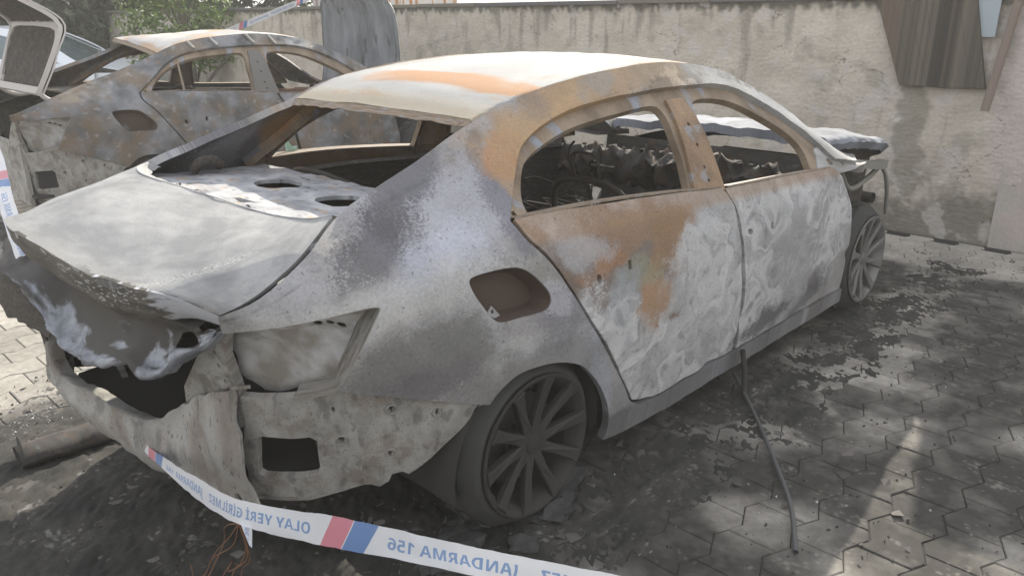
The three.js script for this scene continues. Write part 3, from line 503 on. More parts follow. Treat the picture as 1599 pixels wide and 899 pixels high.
// floor, bulkheads, engine bay
{ const ln = new Net([[[-.93, .42, -.60], [-.94, .62, -.62], [-.90, .86, -.66]], [[-.82, .36, -.66], [-.84, .6, -.68], [-.86, .88, -.68]], [[-.6, .32, -.70], [-.6, .6, -.70], [-.6, .9, -.70]], [[-.3, .3, -.70], [-.3, .6, -.70], [-.3, .95, -.70]]]);
  part('trunk_liner', sheet(ln, rect(0, 3, 0, 2), [], { us: 1, vs: 1, disp: (p) => .012 * N3(p.x * 7, p.y * 7, 4) }), char, carA); }
part('floor_pan', box(2.15, .02, 1.5, 1.45, .20, 0), sootM, carA);
part('trunk_floor', (() => { const sh = new THREE.Shape([[-.74, -.48], [-.85, -.27], [-.895, -.05], [-.92, .2], [-.93, .5], [-.86, .62], [-.5, .66], [0, .66], [0, -.62], [-.45, -.62], [-.6, -.56]].map((p) => new THREE.Vector2(...p))); const g = new THREE.ExtrudeGeometry(sh, { depth: .015, bevelEnabled: false }); g.rotateX(-Math.PI / 2); g.translate(0, .345, 0); return g; })(), sootM, carA);
part('bulkhead', box(.02, .62, 1.5, 2.42, .56, 0, 0, 0, -.12), char, carA);
{
  const ash = new THREE.MeshStandardMaterial({ map: charTex, roughness: .9 });
  const dg = tube([[2.0, .76, .70], [1.98, .80, .35], [1.98, .78, -.35], [2.0, .76, -.70]], .085, 120, 20); { const p = dg.attributes.position; for (let i = 0; i < p.count; i++) { const x = p.getX(i), y = p.getY(i), z = p.getZ(i); p.setX(i, x + .05 * N3(x * 9, y * 9, z * 9)); p.setY(i, y + .05 * N3(x * 8 + 5, y * 8, z * 8) + .02 * N3(x * 26, y * 26, z * 26)); } dg.computeVertexNormals(); }
  const d = part('dashboard', dg, char, carA);
  for (let i = 0; i < 14; i++) { const g = new THREE.IcosahedronGeometry(.012 + .026 * rnd() * rnd(), 1), p = g.attributes.position; for (let k = 0; k < p.count; k++) { const f = 1 + .5 * N3(p.getX(k) * 40 + i, p.getY(k) * 40, p.getZ(k) * 40); p.setXYZ(k, p.getX(k) * f, p.getY(k) * f * .5, p.getZ(k) * f); } g.computeVertexNormals(); g.translate(1.95 + .06 * rnd(), .882, -.55 + i * .085 + .05 * rnd()); part('ash_lump', g, ash, d); }
  const sw = new THREE.TorusGeometry(.18, .008, 8, 30, 2.2); sw.rotateZ(-1.2); sw.rotateY(Math.PI / 2); sw.rotateZ(.4); sw.scale(.9, .9, .9); sw.translate(1.80, .80 + .0, -.36);
  const wheelS = part('steering_wheel', sw, sootM, carA);
  part('column', tube([[1.80, .80, -.36], [2.05, .68, -.36]], .03, 4), char, wheelS);
  for (const a of [0]) part('wheel_spoke', tube([[1.80, .80, -.36], [1.80 - Math.sin(a) * .063, .80 + Math.sin(a) * .148, -.36 + Math.cos(a) * .155]], .009, 4), char, wheelS);
  for (const z of [-.38, .38]) {
    const f = part('seat_frame', tube([[1.08, .34, z - .22], [.92, .70, z - .22], [.84, .92, z - .17], [.83, .96, z], [.84, .92, z + .17], [.92, .70, z + .22], [1.08, .34, z + .22]], .014, 40), char, carA);
    part('seat_pan', tube([[1.08, .34, z - .22], [1.5, .38, z - .22], [1.54, .38, z], [1.5, .38, z + .22], [1.08, .34, z + .22]], .014, 30), char, f);
    for (let i = 0; i < 5; i++) part('seat_spring', tube([[1.02 - i * .035, .48 + i * .09, z - .2], [1.04 - i * .035, .47 + i * .09, z], [1.02 - i * .035, .48 + i * .09, z + .2]], .004, 10, 5), char, f);
    part('headrest_post', tube([[.84, .94, z - .06], [.81, 1.06, z - .06], [.81, 1.07, z], [.81, 1.06, z + .06], [.84, .94, z + .06]], .007, 16, 6), char, f);
  }
  // burnt remains filling the cabin floor, and wiring hanging over it
  const heap = new THREE.PlaneGeometry(2.1, 1.5, 90, 64); heap.rotateX(-Math.PI / 2); { const p = heap.attributes.position; for (let i = 0; i < p.count; i++) { const x = p.getX(i), z = p.getZ(i); p.setY(i, .42 + .16 * fbm(x * 2.2, z * 2.2, 3, 3) + .07 * Math.abs(N3(x * 7, z * 7, 5)) + .03 * N3(x * 19, z * 19, 7)); } } heap.translate(1.15, 0, 0); heap.computeVertexNormals();
  part('burnt_remains', heap, char, carA);
  const wires = []; for (let k = 0; k < 46; k++) { const x = rr(.2, 2.0), z = rr(-.65, .65), q = [[x, .45, z]]; for (let m = 1; m < 5; m++) q.push([clamp(x + rr(-.15, .15) * m, .15, 2.05), Math.min(.86, .45 + rr(.02, .13) * m * (m < 4 ? 1 : .5)), clamp(z + rr(-.1, .1) * m, -.6, .6)]); wires.push(tube(q, rr(.002, .006), 14, 5)); }
  part('burnt_wiring', mergeGeometries(wires), char, carA, { kind: 'stuff' });
  part('rear_seat_frame', tube([[.12, .38, -.62], [.06, .95, -.6], [.05, .98, 0], [.06, .95, .6], [.12, .38, .62]], .013, 40), char, carA);
  for (let i = 0; i < 4; i++) part('rear_seat_wire', tube([[.5 - i * .1, .42, -.6], [.5 - i * .1, .44, 0], [.5 - i * .1, .42, .6]], .005, 10, 5), char, carA);
}
{
  const hn = new Net([[2.42, .985, .70, .02], [2.7, .975, .73, .025], [3.0, .935, .745, .03], [3.22, .885, .72, .03], [3.36, .83, .62, .03]].map(([x, y, w, c]) => [1, .95, .7, .35, 0, -.35, -.7, -.95, -1].map((v) => [x + (1 - v * v) * .06, y - .02 + c * (1 - v ** 4) - (Math.abs(v) > .99 ? .02 : 0), v * w])));
  part('hood', sheet(hn, rect(0, 4, 0, 8), [], { hem: .05, edge: .05, us: 1 / 4, vs: 1 / 8, disp: (p) => .016 * N3(p.x * 3.4, p.z * 3.4, 3) + .009 * N3(p.x * 9, p.z * 8, 7) }), hoodM, carA, { label: 'bluish grey hood sprung loose' });
  part('engine_block', box(.55, .35, .7, 3.05, .55, -.05), sootM, carA);
  const grey = mat([.22, .215, .19], .8);
  part('fender_rail', (() => { const g = new THREE.BoxGeometry(.66, .045, .06, 8, 1, 1); const p = g.attributes.position; for (let i = 0; i < p.count; i++) { p.setY(i, p.getY(i) + .008 * N3(p.getX(i) * 8, 2, 2)); } g.rotateZ(-.12); g.translate(2.78, .80, .74); g.computeVertexNormals(); return g; })(), grey, carA);
  part('fender_bracket', tube([[3.08, .76, .74], [3.15, .70, .75], [3.22, .58, .75], [3.28, .44, .74]], .013, 10, 6), grey, carA);
  part('fender_bracket', tube([[2.55, .80, .72], [2.7, .68, .72], [2.95, .70, .72], [3.1, .74, .72]], .016, 10, 6), grey, carA);
  part('a_pillar_base', sheet(netA, [[12.85, 5.0], [13.0, 5.75], [13.6, 6.3], [14.4, 6.9], [14.5, 5.6], [13.9, 4.6], [13.3, 4.6]], [ellipse(13.25, 5.35, .08, .16, 8), ellipse(13.4, 5.7, .06, .1, 8), ellipse(13.6, 5.3, .05, .12, 8)], { inset: .02, hem: .05, us: 1 / 3, vs: 1 / 3 }), lampM, carA);
  const apron = new Net([[[2.45, .30, .60], [2.45, .6, .60], [2.45, .85, .62]], [[2.9, .32, .58], [2.9, .66, .58], [2.9, .86, .60]], [[3.3, .34, .58], [3.3, .6, .58], [3.3, .8, .60]]]);
  for (const mz of [1, -1]) part('apron', sheet(apron, rect(0, 2, 0, 2), [], { mirror: mz < 0, us: 1, vs: 1 }), char, carA);
  part('front_crossbar', tube([[3.38, .5, -.62], [3.45, .5, 0], [3.38, .5, .62]], .035, 16), char, carA);
}
const rimF = mat([.17, .166, .16], .45, .4);
wheel(carA, 0, .293, .872, 1); wheel(carA, 0, .293, .872, -1); wheel(carA, 2.72, .30, .862, 1, rimF, .2); wheel(carA, 2.72, .30, .862, -1);
{ const rub = []; for (let k = 0; k < 16; k++) { const g = new THREE.IcosahedronGeometry(rr(.025, .065), 2), p = g.attributes.position; for (let i = 0; i < p.count; i++) { const f = 1 + .45 * N3(p.getX(i) * 18 + k, p.getY(i) * 18, p.getZ(i) * 18); p.setXYZ(i, p.getX(i) * f * 1.4, p.getY(i) * f * .5, p.getZ(i) * f); } g.computeVertexNormals(); g.translate(rr(-.36, .26), .018, rr(.66, .93)); rub.push(g); }
  part('charred_rubber', mergeGeometries(rub), tyreM, carA, { kind: 'stuff' }); }
part('rear_axle', tube([[0, .28, -.7], [-.06, .26, 0], [0, .28, .7]], .035, 10), sootM, carA);
part('exhaust', tube([[2.2, .18, .1], [.6, .18, .12], [-.3, .22, .2], [-.7, .24, .2]], .03, 20), char, carA);

// ---------------------------------------------------------------- far burnt car beside it, lids up
const BODYB = BODY.map((r, i) => r.map((p, j) => { const k = j === 7 ? [0, 0, 0, 0, 0, .06, .15, .18, .18, .12, .06, .04, .06, .05, 0, 0][i] : j === 6 ? [0, 0, 0, 0, 0, .02, .06, .08, .07, .04, .02, 0, 0, 0, 0, 0][i] : 0; return [p[0] + k, p[1] * 1.03, p[2]]; }));
const netB = new Net(BODYB);
const sideBTex = bodyTexture(netB, 768, 384, (P) => {
  const x = P.x, y = P.y, z = P.z, b = fbm(x * 3 + 20, y * 3, z * 3, 5), g = N3(x * 120, y * 120, z * 120), r = fbm(x * 2.6, y * 2.6 + 9, z, 4);
  let c = mix3([.11, .115, .12], [.25, .255, .27], clamp(.5 + b * 1.3));
  c = mix3(c, [.07, .066, .06], sst(-.05, .5, fbm(x * 3.4 + 3, y * 3.4, z + 4, 5)) * .75);
  c = mix3(c, [.19, .14, .09], sst(-.2, .45, r) * .7); c = mix3(c, [.22, .14, .08], sst(.2, .6, fbm(x * 7, y * 7, 77, 5)) * .5);
  c = mix3(c, [.40, .41, .42], sst(.25, .6, fbm(x * 11 + 5, y * 11, z * 11, 4)) * .4);
  const k = 1 + g * .16; return c.map((q) => q * k);
});
const sideBM = new THREE.MeshStandardMaterial({ map: sideBTex, roughness: .7, metalness: .08, side: THREE.DoubleSide, bumpMap: crustAt(20, 8), bumpScale: .0012 });
const carB = group('burnt_saloon', 'burnt-out saloon further left with trunk lid and hood standing open', 'car', [.80, 0, -4.70]);
shell(carB, netB, { side: sideBM, door: sideBM, pillar: mat([.15, .145, .135], .75), pocket: pocketM });
{
  const roofBTex = tex(512, 512, (u, v) => { const b = fbm(u * 3, v * 3, 133, 5), g = N3(u * 90, v * 90, 2); let c = mix3([.35, .34, .33], [.50, .49, .47], clamp(.5 + b)); c = mix3(c, [.46, .29, .15], sst(-.1, .3, fbm(u * 2.5, v * 2.5, 143, 4) + .15 * (1 - u)) * .75); const k = 1 + g * .1; return c.map((q) => q * k); });
  const list = [[8.2, .012, 0], [8.6, .02, 0], [9.2, .022, 0], [10, .022, 0], [10.8, .024, 0], [11.6, .024, -.03], [12.0, .02, -.06]];
  const rn = new Net(list.map(([st, crown, bow], i) => { const a = hRow(netB, st, 1); return [1, .97, .88, .7, .4, 0, -.4, -.7, -.88, -.97, -1].map((v) => { const lift = (1 - v) / 2 * Math.max(0, 1 - i / 3); return [a[0] - bow * (1 - v * v) + .08 * lift, a[1] + crown * (1 - Math.abs(v) ** 2.4) + .10 * lift, (a[2] - .006) * v]; }); }));
  const rf = part('roof', sheet(rn, rect(0, 6, 0, 10), [], { hem: .012, edge: .05, us: 1 / 6, vs: 1 / 10, disp: (p) => .008 * N3(p.x * 3, p.z * 3, 13) }), new THREE.MeshStandardMaterial({ map: roofBTex, roughness: .62, metalness: .08, side: THREE.DoubleSide }), carB, { label: 'buckled rust-stained roof peeled up at its rear' });
  part('rear_flange', strip(range(.1, 9.9, 24).map((t) => on(rn, [0, t], .004)), range(.1, 9.9, 24).map((t) => { const p = on(rn, [0, t], .004); return [p[0] - .02, p[1] - .03, p[2]]; }), .004), flangeM, rf);
  for (const st of [9.2, 9.75, 10.6, 11.1]) part('rail_clip', tube([on(netB, [st, 6.95], -.012), on(netB, [st + .12, 6.62], -.008)], .012, 4, 6), mat([.30, .29, .27], .7), rf);
  part('window_post', tube([on(netB, [8.75, 5.15], .03), on(netB, [8.8, 6.4], .03)], .009, 6, 6), flangeM, carB);
  part('window_post', tube([on(netB, [9.5, 5.4], .6), on(netB, [9.35, 6.4], .5)], .009, 6, 6), flangeM, carB);
  // trunk lid standing open: outer skin and a framed inner side
  const gl = mat([.50, .475, .455], .75, 0, { bumpMap: crustAt(4, 4), bumpScale: .001 });
  const ln = new Net([[-.60, 1.05, .50], [-.53, 1.2, .56], [-.44, 1.40, .60], [-.39, 1.54, .60], [-.45, 1.63, .575], [-.62, 1.74, .54], [-.70, 1.79, .52]].map(([x, y, w]) => [1, .9, .45, 0, -.45, -.9, -1].map((v) => [x - (Math.abs(v) > .95 ? .012 : 0), y, v * w])));
  const ld = part('trunk_lid', sheet(ln, rect(0, 6, 0, 6), [], { hem: .012, edge: .06, disp: (p) => .006 * N3(p.y * 4, p.z * 4, 3) }), gl, carB, { label: 'open trunk lid seen from its scorched inner side' });
  const fr = [[.35, 1.0], [2.1, 1.0], [2.6, 1.25], [2.8, 1.7], [2.95, 3.0], [2.95, 4.5], [2.75, 4.95], [2.2, 5.2], [.35, 5.05]];
  part('inner_frame', sheet(ln, rect(.02, 5.9, .06, 5.94), [fr, rect(3.4, 5.4, .8, 5.2)], { inset: -.036, hem: .03, edge: .06 }), gl, ld);
  part('inner_skin', sheet(ln, rect(.1, 5.8, .2, 5.8), [], { inset: -.02, hem: .002, edge: .03, us: 1 / 2, vs: 1 / 2, disp: (p) => .009 * N3(p.y * 9, p.z * 9, 3) }), char, ld);
  for (const mz of [1, -1]) part('lid_hinge', tube([[-.34, 1.02, .5 * mz], [-.50, 1.0, .5 * mz], [-.60, 1.06, .49 * mz], [-.57, 1.16, .49 * mz]], .018, 14, 8), gl, ld);
  part('parcel_shelf', box(.5, .012, 1.25, -.08, 1.03, 0), char, carB);
  part('seat_back_wall', box(.012, .62, 1.2, .16, .70, 0), char, carB);
  part('trunk_floor', box(.8, .02, 1.2, -.4, .34, 0), sootM, carB);
  part('rear_panel', box(.03, .45, 1.0, -.80, .5, 0), primer, carB); cornerPanels(carB, netB);
  part('floor_pan', box(3.3, .02, 1.6, .95, .20, 0), sootM, carB);
  part('bulkhead', box(.02, .65, 1.5, 2.42, .56, 0), char, carB);
  for (const z of [-.38, .38]) part('seat_frame', tube([[1.08, .34, z - .22], [.92, .70, z - .22], [.84, .95, z - .17], [.83, .99, z], [.84, .95, z + .17], [.92, .70, z + .22], [1.08, .34, z + .22]], .016, 40), char, carB);
  part('seat_frame', tube([[.22, .38, -.62], [.2, .98, -.6], [.2, 1.0, 0], [.2, .98, .6], [.22, .38, .62]], .016, 40), mat([.17, .085, .045], .9), carB);
  part('dashboard', tube([[2.0, .80, .70], [1.98, .85, 0], [2.0, .80, -.70]], .07, 20), mat([.15, .08, .05], .9), carB);
  // hood standing upright
  const hTex = tex(512, 512, (u, v) => { const b = fbm(u * 7, v * 2, 3, 5), g = N3(u * 90, v * 90, 2), st = fbm(u * 16, v * 1.4, 9, 4); let c = mix3([.13, .14, .15], [.25, .265, .285], clamp(.5 + b + st * .5)); c = mix3(c, [.05, .05, .05], sst(.2, .45, fbm(u * 9, v * 3, 19, 4) + .3 * sst(.75, 1, v) - .1) * .6); c = mix3(c, [.32, .325, .325], sst(.6, .95, fbm(u * 9, v * 4, 29, 4)) * .6); const k = 1 + g * .1; return c.map((q) => q * k); });
  const hn = new Net([[2.44, .90, .63], [2.50, 1.1, .655], [2.51, 1.35, .65], [2.50, 1.60, .625], [2.47, 1.72, .57], [2.44, 1.79, .47]].map(([x, y, w]) => [-1, -.94, -.5, 0, .5, .94, 1].map((v) => [x + .035 * v * v + (Math.abs(v) > .95 ? .02 : 0), y, v * w + .03])));
  part('hood', sheet(hn, rect(0, 5, 0, 6), [], { hem: .02, edge: .06, map: (q) => [q[1] / 6, q[0] / 5], disp: (p) => .006 * N3(p.y * 4, p.z * 4, 23) }), new THREE.MeshStandardMaterial({ map: hTex, roughness: .6, metalness: .1, side: THREE.DoubleSide }), carB, { label: 'blue-grey hood standing upright' });
  part('engine_block', box(.6, .4, .8, 3.05, .6, 0), sootM, carB);
  wheel(carB, 0, .30, .862, 1); wheel(carB, 2.72, .30, .862, 1);
}

// ---------------------------------------------------------------- patrol car in the background
{
  const white = new THREE.MeshPhysicalMaterial({ color: new THREE.Color().setRGB(.72, .76, .80), roughness: .35, clearcoat: .6, clearcoatRoughness: .15, side: THREE.DoubleSide });
  const blueM = mat([.05, .13, .42], .4), redM = mat([.55, .05, .06], .4);
  const glassM = new THREE.MeshPhysicalMaterial({ color: new THREE.Color().setRGB(.10, .14, .15), roughness: .08, metalness: 0, clearcoat: 1, side: THREE.DoubleSide });
  const pc = group('patrol_car', 'pale blue and white patrol car parked behind the open trunk lid', 'car', [1.60, 0, -13.74], THREE.MathUtils.degToRad(-45.9));
  const dlo = [[7.9, 5.15], ...s2([[7.95, 5.5], [8.3, 6.1], [8.9, 6.45], [10, 6.55], [11.4, 6.55], [12.2, 6.3], [13.2, 5.6], [13.6, 5.15]], 3)];
  for (const mz of [1, -1]) {
    const sd = part('side_panel', sheet(netB, [...range(2.4, 15, 30).map((q) => [q, 7]), [15, -.3], [9.1, -.35], ...s2(ARCH.slice(1)), [5.6, .2], [3, .1], [2.4, .2]], [dlo], { mirror: mz < 0, edge: .08, hem: .02 }), white, pc);
    part('side_window', sheet(netB, dlo, [], { mirror: mz < 0, inset: .008, edge: .1, hem: .004 }), glassM, sd);
    part('window_post', sheet(netB, rect(10.5, 10.8, 5.1, 6.56), [], { mirror: mz < 0, inset: .003, edge: .1, hem: .006 }), sootM, sd);
    part('stripe', sheet(netB, rect(6.5, 14.5, 3.3, 3.8), [], { mirror: mz < 0, inset: -.003, edge: .15, hem: .002 }), blueM, sd);
    part('door_mirror', (() => { const g = new THREE.SphereGeometry(.07, 16, 12); g.scale(1.3, .85, .9); g.translate(2.12, .98, .95 * mz); return g; })(), white, pc);
    wheel(pc, 0, .32, .862, mz); wheel(pc, 2.72, .32, .862, mz);
  }
  part('roof', sheet(roofNetOf(netB, [[8.15, .012, .02], [8.5, .018, .02], [9, .022, .01], [9.8, .022, 0], [10.8, .024, 0], [11.6, .024, -.03], [12.0, .02, -.06]]), rect(0, 6, 0, 10), [], { edge: .08 }), white, pc);
  const cross = (list) => new Net(list.map(([x, y, w, c]) => [1, .9, .5, 0, -.5, -.9, -1].map((v) => [x + (1 - v * v) * .05, y + c * (1 - v * v), v * w])));
  part('windshield', sheet(cross([[1.48, 1.40, .57, .025], [1.8, 1.27, .62, .03], [2.2, 1.08, .67, .03], [2.5, .94, .71, .03]]), rect(0, 3, 0, 6), [], { edge: .1 }), glassM, pc);
  part('rear_window', sheet(cross([[-.45, 1.12, .60, .01], [-.2, 1.2, .58, .015], [.2, 1.32, .54, .015]]), rect(0, 2, 0, 6), [], { edge: .1 }), glassM, pc);
  part('trunk_lid', sheet(cross([[-.92, 1.0, .62, .01], [-.7, 1.06, .66, .01], [-.45, 1.11, .62, .01]]), rect(0, 2, 0, 6), [], { edge: .1 }), white, pc);
  const hood = part('hood', sheet(cross([[2.45, .93, .74, .03], [2.8, .88, .76, .04], [3.15, .82, .76, .04], [3.42, .73, .72, .04], [3.52, .60, .70, .02], [3.54, .35, .70, 0]]), rect(0, 5, 0, 6), [], { edge: .08 }), white, pc);
  part('front_fender', box(.7, .45, .05, 3.12, .55, .80), white, pc); part('front_fender', box(.7, .45, .05, 3.12, .55, -.80), white, pc);
  for (const [m, x] of [[blueM, 3.20], [redM, 3.30]]) part('hood_stripe', sheet(cross([[x, .815, .76, .04], [x + .07, .788, .75, .04]]), rect(0, 1, 0, 6), [], { inset: -.006, edge: .1, hem: .002 }), m, hood);
}

// ---------------------------------------------------------------- ground, pavers
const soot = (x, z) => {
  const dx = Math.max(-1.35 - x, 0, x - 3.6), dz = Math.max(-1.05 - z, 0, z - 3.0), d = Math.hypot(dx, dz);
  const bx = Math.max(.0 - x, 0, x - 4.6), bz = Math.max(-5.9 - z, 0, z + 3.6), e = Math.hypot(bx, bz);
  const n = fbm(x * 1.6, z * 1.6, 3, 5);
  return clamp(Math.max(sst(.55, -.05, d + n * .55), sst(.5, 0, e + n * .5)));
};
const PL = .205, PW = .168;
const zigzag = (x) => { const f = ((x / PL) % 1 + 1) % 1; return .022 * (f < .25 ? f * 4 : f < .75 ? 2 - f * 4 : f * 4 - 4); };
const stoneOf = (x, z) => { const k = Math.floor((z - zigzag(x)) / PW), i = Math.floor((x - (k & 1 ? PL / 2 : 0)) / PL); const h = Math.sin(i * 127.1 + k * 311.7) * 43758.5453; return h - Math.floor(h); };
const groundColour = (x, z) => {
  const stone = stoneOf(x, z);
  const n = fbm(x * 2.2, z * 2.2, 12, 5), g = N3(x * 60, z * 60, 2), g2 = N3(x * 22, z * 22, 4), w = fbm(x * 4.5, z * 4.5, 22, 4);
  let c = mix3([.34, .315, .275], [.46, .43, .38], clamp(.5 + n + g2 * .15));
  // cover of soot and trodden ash, thick near the fire, broken where whole stones were swept bare
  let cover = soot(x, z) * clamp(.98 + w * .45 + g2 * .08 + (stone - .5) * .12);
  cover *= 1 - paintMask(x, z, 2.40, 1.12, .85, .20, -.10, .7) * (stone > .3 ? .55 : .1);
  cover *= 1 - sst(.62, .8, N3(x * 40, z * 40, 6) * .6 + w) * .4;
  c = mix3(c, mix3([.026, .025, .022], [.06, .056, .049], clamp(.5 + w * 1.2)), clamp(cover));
  const k = (1 + g * .14 + g2 * .1) * (.84 + .32 * stone); return c.map((q) => q * k);
};
function paintMask(x, z, px, pz, rx, rz, rot, rag) { const dx = x - px, dz = z - pz, cs = Math.cos(rot), sn = Math.sin(rot), a = (dx * cs + dz * sn) / rx, b = (-dx * sn + dz * cs) / rz; const d = Math.hypot(a, b); if (d > 2.2) return 0; return sst(-.25, .25, 1 - d + fbm(x * 6, z * 6, 9, 4) * rag); }
const GX0 = -3.2, GZ0 = -7, GS = 10.2;
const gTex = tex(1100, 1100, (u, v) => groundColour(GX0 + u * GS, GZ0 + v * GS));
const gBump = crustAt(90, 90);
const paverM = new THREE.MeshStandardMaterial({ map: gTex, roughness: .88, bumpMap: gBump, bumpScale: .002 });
const groundTex = metreTex((x, y) => { const b = fbm(x * 1.2, y * 1.2, 3, 5), g = N3(x * 40, y * 40, 2); const c = mix3([.16, .15, .13], [.28, .265, .235], clamp(.5 + b)); return c.map((q) => q * (1 + g * .2)); }, 512, 4);
groundTex.repeat.set(60, 60);
structure('ground', (() => { const g = new THREE.PlaneGeometry(240, 240); g.rotateX(-Math.PI / 2); g.translate(0, -.034, 0); return g; })(), new THREE.MeshStandardMaterial({ map: groundTex, roughness: .95 }));
const pavement = new THREE.Group(); pavement.name = 'pavement'; pavement.userData = { kind: 'structure' }; scene.add(pavement);
{
  part('paving_bed', (() => { const g = new THREE.PlaneGeometry(7.9, 10); g.rotateX(-Math.PI / 2); g.translate(.7, -.005, -2); return g; })(), mat([.032, .03, .027], .95), pavement);
  const L = .205, W = .168, list = [];
  const zig = (x) => { const f = ((x / L * 1) % 1 + 1) % 1; return .022 * (f < .25 ? f * 4 : f < .75 ? 2 - f * 4 : f * 4 - 4); };
  const knots = (x0) => { const o = [x0, x0 + L]; for (let k = Math.floor(x0 / L * 4) - 1; k < Math.ceil((x0 + L) / L * 4) + 1; k++) { const x = (k + 1) * L / 4; if (((k + 1) % 2 + 2) % 2 === 1 && x > x0 + .004 && x < x0 + L - .004) o.push(x); } return o.sort((p, q) => p - q); };
  const pv = camera.clone(); pv.aspect = 1599 / 899; pv.updateProjectionMatrix(); pv.updateMatrixWorld();
  for (let k = -42; k < 19; k++) for (let i = -15; i < 23; i++) {
    const x0 = i * L + (k & 1 ? L / 2 : 0), z0 = k * W; if (x0 + L > 4.62) continue;
    const xs = knots(x0), gap = .002, h = .002 * N3(i * 1.7, k * 2.3, 1), tx = .012 * N3(i * 3, k * 3, 7), tz = .012 * N3(i * 3, k * 3, 17);
    const e = (q) => Math.min(x0 + L - gap, Math.max(x0 + gap, q));
    const ring = [...xs.map((x) => [e(x), z0 + zig(x) + gap]), ...xs.slice().reverse().map((x) => [e(x), z0 + W + zig(x) - gap])];
    const cx = x0 + L / 2, cz = z0 + W / 2, X = [], I = [], UV = [], n = ring.length;
    const lvl = [[1, -.03], [1, -.0035], [.965, 0]];
    for (const [f, y] of lvl) for (const [x, z] of ring) { const px = cx + (x - cx) * f, pz = cz + (z - cz) * f; X.push(px, y + h + (px - cx) * tx + (pz - cz) * tz, pz); UV.push((px - GX0) / GS, (pz - GZ0) / GS); }
    for (let q = 0; q < 2; q++) for (let m = 0; m < n; m++) { const a = q * n + m, b = q * n + (m + 1) % n; I.push(a, a + n, b, b, a + n, b + n); }
    const tri = THREE.ShapeUtils.triangulateShape(ring.map((p) => new THREE.Vector2(p[0], p[1])), []); for (const t of tri) I.push(2 * n + t[0], 2 * n + t[2], 2 * n + t[1]);
    let g = new THREE.BufferGeometry(); g.setAttribute('position', new THREE.Float32BufferAttribute(X, 3)); g.setAttribute('uv', new THREE.Float32BufferAttribute(UV, 2)); g.setIndex(I); g = g.toNonIndexed(); g.computeVertexNormals();
    const p = V(cx, 0, cz).project(pv), d = V(cx, 0, cz).distanceTo(camera.position);
    const under = (cx > -.75 && cx < 3.3 && Math.abs(cz) < .85) || p.z > 1 || Math.abs(p.x) > 1.06 || Math.abs(p.y) > 1.08 || (cz < -1 && p.x > -.8);
    list.push({ g, d: under ? 1e3 + d : d });
  }
  list.sort((p, q) => p.d - q.d);
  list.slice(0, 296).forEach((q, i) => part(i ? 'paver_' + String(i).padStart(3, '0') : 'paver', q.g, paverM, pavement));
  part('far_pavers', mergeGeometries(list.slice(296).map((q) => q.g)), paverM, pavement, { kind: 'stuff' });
}

// ---------------------------------------------------------------- the yard wall
const wallTex = tex(1664, 256, (u, v) => {
  const z = -15 + u * 18.5, y = v * 1.72, n = fbm(z * 1.6, y * 1.6, 3, 5), g = N3(z * 45, y * 45, 2), st = fbm(z * 5, y * .7, 9, 4), p = fbm(z * 2.4, y * 2.8, 15, 5), g2 = N3(z * 14, y * 14, 5);
  let c = mix3([.46, .415, .35], [.56, .51, .435], clamp(.5 + n + g2 * .12));
  c = mix3(c, [.20, .185, .155], sst(.16, .6, st + .30 * sst(1.1, 1.68, y) - .14) * .6);            // runs from the coping
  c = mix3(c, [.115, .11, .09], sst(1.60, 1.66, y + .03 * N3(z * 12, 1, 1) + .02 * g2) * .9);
  c = mix3(c, [.31, .285, .235], sst(.1, .5, p) * .55);
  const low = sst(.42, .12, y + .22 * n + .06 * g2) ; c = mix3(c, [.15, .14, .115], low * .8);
  c = mix3(c, [.52, .49, .46], sst(.22, .36, fbm(z * 3.2, y * 3.2, 25, 5) - .1 * sst(-1, -3, z)) * .55);
  c = mix3(c, [.20, .19, .15], paintMask(z, y, .38, .75, .10, .6, .05, .7) * .65);
  c = mix3(c, [.52, .45, .43], sst(.85, 1.0, z + .06 * n) * sst(.35, .6, y) * .7);
  const cr = Math.abs(N3(z * 2.1, y * 2.1, 31) + .25 * N3(z * 9, y * 9, 33)); c = mix3(c, [.09, .085, .07], sst(.018, .006, cr) * sst(0, .3, fbm(z, y, 35, 2) + .15) * .8);
  const k = 1 + g * .10; return c.map((q) => q * k);
});
const wallBump = tex(1024, 256, (u, v) => { const z = -15 + u * 18.5, y = v * 1.72; return .5 + .3 * fbm(z * 3.2, y * 3.2, 25, 5) + .2 * N3(z * 30, y * 30, 2) + .1 * N3(z * 12, y * 12, 7); }, false);
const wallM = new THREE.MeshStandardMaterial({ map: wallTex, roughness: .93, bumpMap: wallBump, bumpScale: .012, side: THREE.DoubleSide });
{
  const yw = group('yard_wall', 'long grey plastered yard wall with stains and cracks behind both burnt cars', 'wall', [4.65, 0, 0]);
  const g = new THREE.PlaneGeometry(18.5, 1.70, 420, 44); g.rotateY(-Math.PI / 2); g.translate(0, .84, -5.75);
  const p = g.attributes.position, uv = g.attributes.uv;
  for (let i = 0; i < p.count; i++) { const z = p.getZ(i), y = p.getY(i); p.setX(i, -.012 * sst(.0, .18, fbm(z * 1.7, y * 2.2, 55, 4) + .1) + .012 * N3(z * .8, y, 3) - .003 * N3(z * 9, y * 9, 3)); uv.setXY(i, (z + 15) / 18.5, clamp(y / 1.72)); }
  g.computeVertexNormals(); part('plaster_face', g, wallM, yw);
  part('wall_core', box(.18, 1.68, 18.4, .125, .84, -5.75), wallM, yw);
  for (let k = 0; k < 19; k++) part('coping_slab', box(.27, .035, .955, .10, 1.70, -14.4 + k * .965, 0, 0, .03 * N3(k, 1, 1)), mat([.18 + .06 * N3(k, 3, 2), .17 + .05 * N3(k, 3, 2), .14], .95), yw);
}
